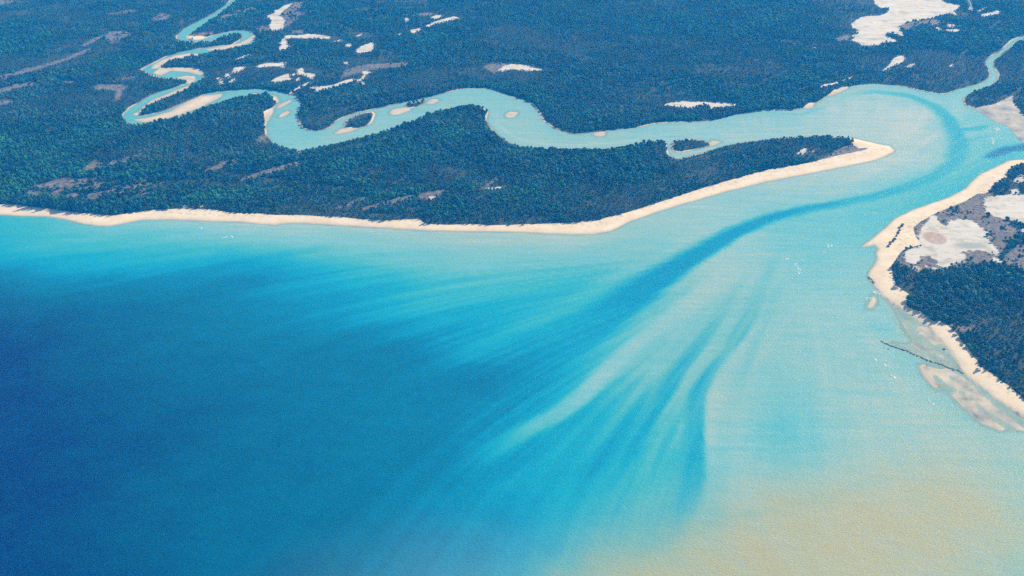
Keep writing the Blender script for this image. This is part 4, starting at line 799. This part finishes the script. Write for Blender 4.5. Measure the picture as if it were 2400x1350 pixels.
# the last metres of water over the sand are pale
shore = grid_sample(ground_land, ix[vm], iy[vm])
depth = depth * (1 - 0.55 * smooth(-9, 0, shore) * (depth < .5))
dfull = np.zeros(S2).ravel(); sfull = np.zeros(S2).ravel()
silt = np.maximum(silt, 0.42 * smooth(-22, 6, grid_sample(flat_sd, ix[vm], iy[vm])))
south = 1 - smooth(980, 1100, qy)
silt = silt * (1 - smooth(.3, .6, depth) * (1 - smooth(.35, .75, silt)) * (1 - .4 * south))
dfull[vm] = depth; sfull[vm] = np.clip(silt + (0.30 * (fbm((qx - 1.6 * qy) / 240, (1.6 * qx + qy) / 60 , 43, 4) - .5) + .12 * (fbm(qx / 26, qy / 12, 45, 2) - .5)) * smooth(.1, .5, silt), 0, 1)
cfull = np.zeros(S2).ravel()
cfull[vm] = 0.85 * (1 - smooth(0.0, 0.5, -grid_sample(h, ix[vm], iy[vm])))
sea_obj = grid_object("sea_water", X2, Y2, np.zeros(S2), keep2, {"depth": dfull, "silt": sfull, "clear": cfull}, MAT_WATER)
tag(sea_obj, "turquoise bay and river water darkening to deep blue in the channel", kind="structure")

# ---------------------------------------------------------------- trees
def ico(seed_rng, jitter):
    t = (1 + 5 ** .5) / 2
    v = [(-1, t, 0), (1, t, 0), (-1, -t, 0), (1, -t, 0), (0, -1, t), (0, 1, t), (0, -1, -t), (0, 1, -t), (t, 0, -1), (t, 0, 1), (-t, 0, -1), (-t, 0, 1)]
    f = [(0, 11, 5), (0, 5, 1), (0, 1, 7), (0, 7, 10), (0, 10, 11), (1, 5, 9), (5, 11, 4), (11, 10, 2), (10, 7, 6), (7, 1, 8), (3, 9, 4), (3, 4, 2), (3, 2, 6), (3, 6, 8), (3, 8, 9), (4, 9, 5), (2, 4, 11), (6, 2, 10), (8, 6, 7), (9, 8, 1)]
    v = np.array(v, float) / math.hypot(1, t)
    v = v * (1 + jitter * (seed_rng.random((12, 1)) - .5) * 2)
    return v, f

def crown_geometry(seed, radius, low, top, pointed, lumps=13, leaves=70):
    """clumps of leaves in an uneven crown; z from low to top"""
    g = np.random.default_rng(seed)
    V, Fs = [], []
    def add(v, f):
        o = sum(len(a) for a in V)
        V.append(v); Fs.extend([tuple(i + o for i in q) for q in f])
    for i in range(lumps):
        k = (i + .5) / lumps
        z = low + (top - low) * (0.12 + 0.76 * k)
        rr = radius * (math.sqrt(max(0.05, 1 - (2 * k - .85) ** 2 * .9)) if not pointed else (1.05 - .9 * k))
        a = i * 2.4 + g.random() * .9
        q = rr * (0.25 + 0.55 * g.random())
        v, f = ico(g, 0.3)
        s = radius * (0.36 + 0.2 * g.random()) * (1 if not pointed else (1.1 - .6 * k))
        v = v * np.array([s, s, s * 0.8]) + np.array([math.cos(a) * q, math.sin(a) * q, z])
        add(v, f)
    for i in range(leaves):
        k = g.random()
        a = g.random() * 6.283
        rr = radius * (math.sqrt(max(0.05, 1 - (2 * k - .85) ** 2 * .9)) if not pointed else (1.05 - .9 * k))
        c = np.array([math.cos(a) * rr * (.75 + .35 * g.random()), math.sin(a) * rr * (.75 + .35 * g.random()), low + (top - low) * (.1 + .9 * k)])
        s = radius * (0.10 + 0.12 * g.random())
        u = g.normal(size=3); u /= np.linalg.norm(u)
        w = np.cross(u, g.normal(size=3)); w /= np.linalg.norm(w) + 1e-9
        add(np.array([c - u * s, c + w * s * .8, c + u * s, c - w * s * .8]), [(0, 1, 2, 3)])
    return np.vstack(V).tolist(), Fs

def trunk_geometry(seed, height, r0):
    g = np.random.default_rng(seed + 500)
    V, Fs = [], []
    def tube(path, radii, sides=6):
        o = len(V)
        for (x, y, z), r in zip(path, radii):
            for k in range(sides):
                a = 6.2832 * k / sides
                V.append((x + r * math.cos(a), y + r * math.sin(a), z))
        for i in range(len(path) - 1):
            for k in range(sides):
                b = (k + 1) % sides
                Fs.append((o + i * sides + k, o + i * sides + b, o + (i + 1) * sides + b, o + (i + 1) * sides + k))
        Fs.append(tuple(o + (len(path) - 1) * sides + k for k in range(sides)))
    lean = g.normal(size=2) * 0.06 * height
    tube([(0, 0, -.6), (lean[0] * .3, lean[1] * .3, height * .35), (lean[0], lean[1], height * .75)], [r0, r0 * .75, r0 * .3])
    for i in range(3):
        a = g.random() * 6.28
        z = height * (.3 + .12 * i)
        tube([(lean[0] * .4, lean[1] * .4, z), (math.cos(a) * height * .22, math.sin(a) * height * .22, z + height * .22)], [r0 * .5, r0 * .18], 5)
    return V, Fs

# kinds: 0-3 rounded mangroves, 4-5 tall beach trees, 6 low bush (radius, low, top, pointed)
KINDS = [(4.2, 1.6, 8.0, False), (3.8, 1.4, 7.2, False), (4.6, 1.8, 8.8, False), (3.6, 1.5, 9.2, False),
         (3.4, 1.8, 12.5, True), (3.8, 2.2, 11.5, True), (2.2, 0.1, 2.4, False),
         (3.7, 2.2, 9.0, False), (3.2, 2.4, 10.0, False)]                       # 7-8 pale paperbarks
crown_mesh, trunk_mesh, whole = [], [], bpy.data.collections.new("tree_kinds")
for i, (r, lo, hi, pt) in enumerate(KINDS):
    cv, cf = crown_geometry(100 + i, r, lo, hi, pt, 7 if i == 6 else 9 if i > 6 else 13, 24 if i == 6 else 70)
    tv, tf = trunk_geometry(i, hi, 0.08 if i == 6 else .28)
    leaf = MAT_LEAF if i < 4 else MAT_LEAF_PALE if i > 6 else MAT_LEAF_DUSTY
    a = bpy.data.meshes.new("crown"); a.from_pydata(cv, [], cf); a.materials.append(leaf); crown_mesh.append(a)
    b = bpy.data.meshes.new("trunk"); b.from_pydata(tv, [], tf); b.materials.append(MAT_BARK); trunk_mesh.append(b)
    w = bpy.data.meshes.new("tree_kind_%d" % i)
    w.from_pydata(cv + tv, [], cf + [tuple(k + len(cv) for k in q) for q in tf])
    w.materials.append(leaf); w.materials.append(MAT_BARK)
    w.polygons.foreach_set("material_index", [0] * len(cf) + [1] * len(tf))
    whole.objects.link(bpy.data.objects.new("tree_kind_%d" % i, w))

sp = 6.4
tx, ty = np.meshgrid(np.arange(-2150, 2150, sp), np.arange(1000, 4080, sp))
tx = tx.ravel() + (rng.random(tx.size) - .5) * sp * .95
ty = ty.ravel() + (rng.random(ty.size) - .5) * sp * .95
m = np.abs(tx) < 0.4405 * ty + 430
tx, ty = tx[m], ty[m]
ix = np.interp(tx, GX, np.arange(len(GX))); iy = np.interp(ty, GY, np.arange(len(GY)))
t_land = np.maximum(grid_sample(land, ix, iy), grid_sample(isl_sd, ix, iy))
t_sand = np.maximum(grid_sample(sand, ix, iy), grid_sample(flat, ix, iy))
t_salt = grid_sample(salt, ix, iy); t_scrub = grid_sample(scrub, ix, iy); t_h = grid_sample(h, ix, iy)
edge = np.maximum(t_sand, t_salt)
nz = fbm(tx / 45, ty / 45, 51); nz2 = fbm(tx / 160, ty / 160, 53)
dens = np.where(nz > .66, 0.3, 0.97)
stature = fbm(tx / 230, ty / 170, 71, 3)                                            # stands of tall and of low trees
ridge = vnoise(np.minimum(-grid_sample(sea_sd, ix, iy), 400) / 16 + 2.0 * fbm(tx / 200, ty / 200, 73, 2), tx / 420, 75)   # old beach ridges
dens = dens * (1 - 0.55 * smooth(.72, .86, ridge))
far = smooth(2700, 3300, ty) * (1 - smooth(-250, 600, tx + (ty - 2900) * .3))       # open woodland in the far north-west
dens = dens - 0.25 * far
dens = np.where(np.hypot((tx - MOTTLED[0][0]) / MOTTLED[1][0], (ty - MOTTLED[0][1]) / MOTTLED[1][1]) < 1, np.where(nz > .5, .25, .75), dens)
dens = np.where(t_scrub > -2, np.where(nz > .55, 0.5, 0.12), dens)
dens = np.where((t_land < 2.0 + 5 * smooth(.45, .65, nz2)) | (edge > 0.0), 0, dens)
keep = rng.random(tx.size) < dens
tx, ty, t_land, t_h, t_scrub, edge, nz, nz2, far, t_salt, stature, ridge = (a[keep] for a in (tx, ty, t_land, t_h, t_scrub, edge, nz, nz2, far, t_salt, stature, ridge))
n = len(tx)
size = 0.62 + 0.5 * rng.random(n) ** 1.5 + 1.7 * (stature - .5) + 0.35 * (nz - .5)
size = np.where(rng.random(n) < .04, size * 1.45, size) * (1 - .2 * smooth(.6, .8, ridge))
size = np.where((t_salt > -26) & (t_salt <= 0), size * .7, size)
kind = rng.integers(0, 4, n)
beach_edge = (edge > -26) & (np.minimum(poly_sd(tx, ty, MAIN_BEACH), 0) > -26)
right_wood = inside(tx, ty, RIGHT_WOOD)
tall = (beach_edge & (rng.random(n) < .45)) | (right_wood & (rng.random(n) < .35))
kind = np.where(tall, rng.integers(4, 6, n), kind)
stand = fbm(tx / 300, ty / 200, 91, 4) + .10 * smooth(2300, 3200, ty)
pale = rng.random(n) < 0.04 + 0.75 * smooth(.53, .64, stand)
kind = np.where(pale & ~tall, rng.integers(7, 9, n), kind)
size = np.where(right_wood, size * 1.12, size)
size = np.where(beach_edge & tall, size * 1.25, size)
low_heath = t_scrub > -2
kind = np.where(low_heath & (rng.random(n) < .8), 6, kind)
size = np.clip(size, .42, 2.0) * (1 - .15 * far)
turn = rng.random(n) * 6.283
stretch = 0.85 + 0.3 * rng.random(n)

# the nearest trees stand as objects of their own
def in_frame(x, y):
    d = y * math.cos(PITCH) + ALTITUDE * math.sin(PITCH); w = y * math.sin(PITCH) - ALTITUDE * math.cos(PITCH)
    return (np.abs(x / d) < 0.505) & (np.abs(w / d) < 0.285)
cand = np.where(right_wood & in_frame(tx, ty) & (kind != 6))[0]
near = cand[np.argsort(np.hypot(tx[cand], ty[cand]) - 40 * size[cand])][:299]
solo = np.zeros(n, bool); solo[near] = True

def plant(name, x, y, z, k, s, st, a, label, category, group=None):
    t = bpy.data.objects.new(name, None)
    t.empty_display_size = 1.0
    t.location = (x, y, z); t.rotation_euler = (0, 0, a); t.scale = (s, s, s * st)
    col.objects.link(t)
    for nm, me in (("trunk", trunk_mesh[k]), ("crown", crown_mesh[k])):
        c = bpy.data.objects.new(nm, me); c.parent = t; col.objects.link(c)
    return tag(t, label, category, group)
for i in near:
    plant("coastal_tree", tx[i], ty[i], t_h[i] - .05, int(kind[i]), size[i], stretch[i], turn[i],
          "dark blue-green tree in the near wood behind the right-hand beach", "tree", "trees of the near wood behind the right-hand beach")

def scatter_group(coll):
    g = bpy.data.node_groups.new("forest_scatter", 'GeometryNodeTree')
    g.interface.new_socket("Geometry", in_out='INPUT', socket_type='NodeSocketGeometry')
    g.interface.new_socket("Geometry", in_out='OUTPUT', socket_type='NodeSocketGeometry')
    gi, go = g.nodes.new("NodeGroupInput"), g.nodes.new("NodeGroupOutput")
    ci = g.nodes.new("GeometryNodeCollectionInfo")
    ci.inputs["Collection"].default_value = coll
    ci.inputs["Separate Children"].default_value = True
    ci.inputs["Reset Children"].default_value = True
    ip = g.nodes.new("GeometryNodeInstanceOnPoints")
    ip.inputs["Pick Instance"].default_value = True
    def named(t, nm):
        a = g.nodes.new("GeometryNodeInputNamedAttribute"); a.data_type = t; a.inputs["Name"].default_value = nm
        return a.outputs["Attribute"]
    L = g.links
    L.new(gi.outputs[0], ip.inputs["Points"]); L.new(ci.outputs[0], ip.inputs["Instance"])
    L.new(named('INT', "tree_kind"), ip.inputs["Instance Index"])
    L.new(named('FLOAT_VECTOR', "tree_scale"), ip.inputs["Scale"])
    e = g.nodes.new("FunctionNodeEulerToRotation"); L.new(named('FLOAT_VECTOR', "tree_turn"), e.inputs[0])
    L.new(e.outputs[0], ip.inputs["Rotation"])
    L.new(ip.outputs[0], go.inputs[0])
    return g
SCATTER = scatter_group(whole)

def forest(name, sel, label, category="forest"):
    k = np.where(sel)[0]
    if not len(k):
        return
    me = bpy.data.meshes.new(name)
    me.vertices.add(len(k))
    me.vertices.foreach_set("co", np.stack([tx[k], ty[k], t_h[k] - .05], 1).ravel())
    a = me.attributes.new("tree_kind", 'INT', 'POINT'); a.data.foreach_set("value", kind[k].astype(np.int32))
    a = me.attributes.new("tree_scale", 'FLOAT_VECTOR', 'POINT')
    a.data.foreach_set("vector", np.stack([size[k], size[k], size[k] * stretch[k]], 1).ravel())
    a = me.attributes.new("tree_turn", 'FLOAT_VECTOR', 'POINT')
    a.data.foreach_set("vector", np.stack([turn[k] * 0, turn[k] * 0, turn[k]], 1).ravel())
    o = bpy.data.objects.new(name, me)
    col.objects.link(o)
    md = o.modifiers.new("scatter", 'NODES'); md.node_group = SCATTER
    return tag(o, label, category, kind="stuff")

free = ~solo
on_islet = [inside(tx, ty, p) for p in ISLETS.values()]
any_islet = on_islet[0] | on_islet[1] | on_islet[2]
pen = inside(tx, ty, PENINSULA) & ~any_islet
east = inside(tx, ty, EAST_LAND) & ~any_islet
forest("peninsula_forest", free & pen, "dense dark teal mangrove forest filling the peninsula between river and long beach")
forest("right_shore_woodland", free & east & ~pen, "woodland and scattered bushes around the pale salt pans on the right-hand shore")
forest("northern_forest", free & ~pen & ~east & ~any_islet, "wide hazy blue-green forest beyond the river reaching the top of the picture")
for sel, lb in zip(on_islet, ("mangroves covering the long dark islet in the middle of the river", "mangroves on the small pointed islet with a sandbar at each end",
                              "mangroves on the oval islet tucked against the peninsula bank")):
    forest("islet_mangroves", free & sel, lb, "mangroves")

# one tree alone on the right-hand beach, and the dark shrubs along the sand spit
bx0, by0 = LONE_TREE
def ground(x, y):
    return float(grid_sample(h, np.array([np.interp(x, GX, np.arange(len(GX)))]), np.array([np.interp(y, GY, np.arange(len(GY)))]))[0])
plant("coastal_tree", bx0, by0, ground(bx0, by0), 5, 1.25, 1.0, 1.0, "lone dark tree standing out on the sand of the right-hand beach", "tree")
for i, (x, y) in enumerate(SHRUBS):
    plant("beach_shrub", x, y, ground(x, y) - .05, 6, 1.1 + .5 * random.random(), .9, random.random() * 6, "low dark shrub in the line running along the right-hand sand spit", "shrub", "shrubs along the sand spit")

# ---------------------------------------------------------------- rocks
rock_meshes = []
for i in range(5):
    v, f = ico(np.random.default_rng(900 + i), 0.35)
    v = v * np.array([1.0, 0.75, 0.55])
    me = bpy.data.meshes.new("rock"); me.from_pydata(v.tolist(), [], f); me.materials.append(MAT_ROCK); rock_meshes.append(me)
def rock(x, y, s, parent=None, z=0.0):
    o = bpy.data.objects.new("rock", random.choice(rock_meshes))
    o.location = (x, y, z); o.scale = (s * (1 + .4 * random.random()), s, s * (.6 + .3 * random.random())); o.rotation_euler = (0, 0, random.random() * 6.28)
    o.parent = parent
    col.objects.link(o)
    return o
def rock_row(name, pts, gap, s0, s1, spread, label, category):
    e = bpy.data.objects.new(name, None); e.location = (pts[0][0], pts[0][1], 0); col.objects.link(e)
    for (x0, y0), (x1, y1) in zip(pts, pts[1:]):
        L = math.hypot(x1 - x0, y1 - y0)
        for k in range(max(1, int(L / gap))):
            t = (k + random.random() * .6) / max(1, int(L / gap))
            s = s0 + (s1 - s0) * random.random()
            rock(x0 + (x1 - x0) * t + random.gauss(0, spread) - pts[0][0], y0 + (y1 - y0) * t + random.gauss(0, spread) - pts[0][1], s, e, 0.1)
    return tag(e, label, category)
rock_row("rock_ledge", ROCK_LINE, 1.9, 1.5, 3.0, .7, "long straight ledge of dark rocks reaching from the right-hand beach into the shallows", "rock ledge")
rock_row("rock_point", ROCK_HEAD, 1.1, 1.6, 2.6, 1.5, "small wedge of dark rocks at the bend of the right-hand beach", "rocks")
for (x, y), lb in zip(ROCK_SMALL, ("small dark rock in the shallows nearest the outer tip of the rock ledge", "larger dark rock in the shallows just off the rock ledge")):
    e = rock(x, y, 1.6, None, .2); e.name = "boulder"; tag(e, lb, "rock")
for (x, y) in ROCK_PATCH:
    e = rock(x, y, 3.2, None, .1); e.name = "boulder"; tag(e, "dark flat rock on the tidal flat between ledge and beach", "rock")

# ---------------------------------------------------------------- breaking waves
FOAM_LABELS = {"curl": "white curling breaker alone in the pale shallows off the right-hand beach", "dash": "short white wavelet just left of the curling breaker",
  "point": "bright white foam washing the sand at the bend of the right-hand beach", "arc": "thin white foam arc beside the hooked sandbar",
  "near": "longest white wave crest in the shallows below the rock ledge", "near2": "small white crest between the two longer ones below the ledge", "near3": "thin white crest farthest from shore below the ledge",
  "near4": "faint white breaker line beside the lens-shaped sandbar", "mid": "white wave patch off the tip of the right-hand sand spit", "mid2": "small white wave under the patch off the sand spit",
  "mid3": "tiny white fleck out from the right-hand sand spit", "west": "thin white wave streak off the long beach", "west2": "short upright white wave beside the streak off the long beach",
  "west3": "tiny white fleck close to the long beach", "estu": "white ripple patch nearest the grey estuary flat", "estu2": "white ripple patch below the one by the estuary flat"}
for nm, poly in FOAM:
    cx = sum(p[0] for p in poly) / len(poly); cy = sum(p[1] for p in poly) / len(poly)
    xs = [p[0] for p in poly]; ys = [p[1] for p in poly]
    area = abs(sum(a[0] * b[1] - b[0] * a[1] for a, b in zip(poly, poly[1:] + poly[:1]))) / 2
    V, Fc = [], []
    want, tries = max(8, int(area / 7)), 0
    while want > 0 and tries < 4000:
        tries += 1
        px, py = random.uniform(min(xs), max(xs)), random.uniform(min(ys), max(ys))
        if not inside(np.array([px]), np.array([py]), poly)[0]:
            continue
        want -= 1
        v, f = ico(rng, .4)
        r0 = random.uniform(.5, 1.5)
        v = v * np.array([r0 * 1.5, r0, .22 + .12 * random.random()]) + np.array([px - cx, py - cy, .02])
        Fc += [tuple(q + len(V) for q in t) for t in f]
        V += v.tolist()
    o = mesh_object("breaking_wave", V, Fc, MAT_FOAM, None, False)
    o.location = (cx, cy, 0)
    tag(o, FOAM_LABELS[nm], "wave")

# ---------------------------------------------------------------- the air
HAZE_COLOR, HAZE_DENSITY = (0.012, 0.35, 1.0), 0.000105
B = 24500.0
hv = [(sx * B, sy * B, z) for z in (-6.0, 1025.0) for sx, sy in ((-1, -1), (1, -1), (1, 1), (-1, 1))]
hf_ = [(0, 3, 2, 1), (4, 5, 6, 7), (0, 1, 5, 4), (1, 2, 6, 5), (2, 3, 7, 6), (3, 0, 4, 7)]
hm = bpy.data.materials.new("haze"); hm.use_nodes = True
hm.node_tree.nodes.clear()
ho = hm.node_tree.nodes.new("ShaderNodeOutputMaterial")
pv = hm.node_tree.nodes.new("ShaderNodeVolumePrincipled")
pv.inputs["Color"].default_value = rgb(HAZE_COLOR)
pv.inputs["Absorption Color"].default_value = (1, 1, 1, 1)
pv.inputs["Density"].default_value = HAZE_DENSITY
pv.inputs["Anisotropy"].default_value = 0.0
hm.node_tree.links.new(pv.outputs[0], ho.inputs["Volume"])
haze = mesh_object("haze", hv, hf_, hm)
tag(haze, "thin blue haze in the air over the whole bay", kind="stuff")
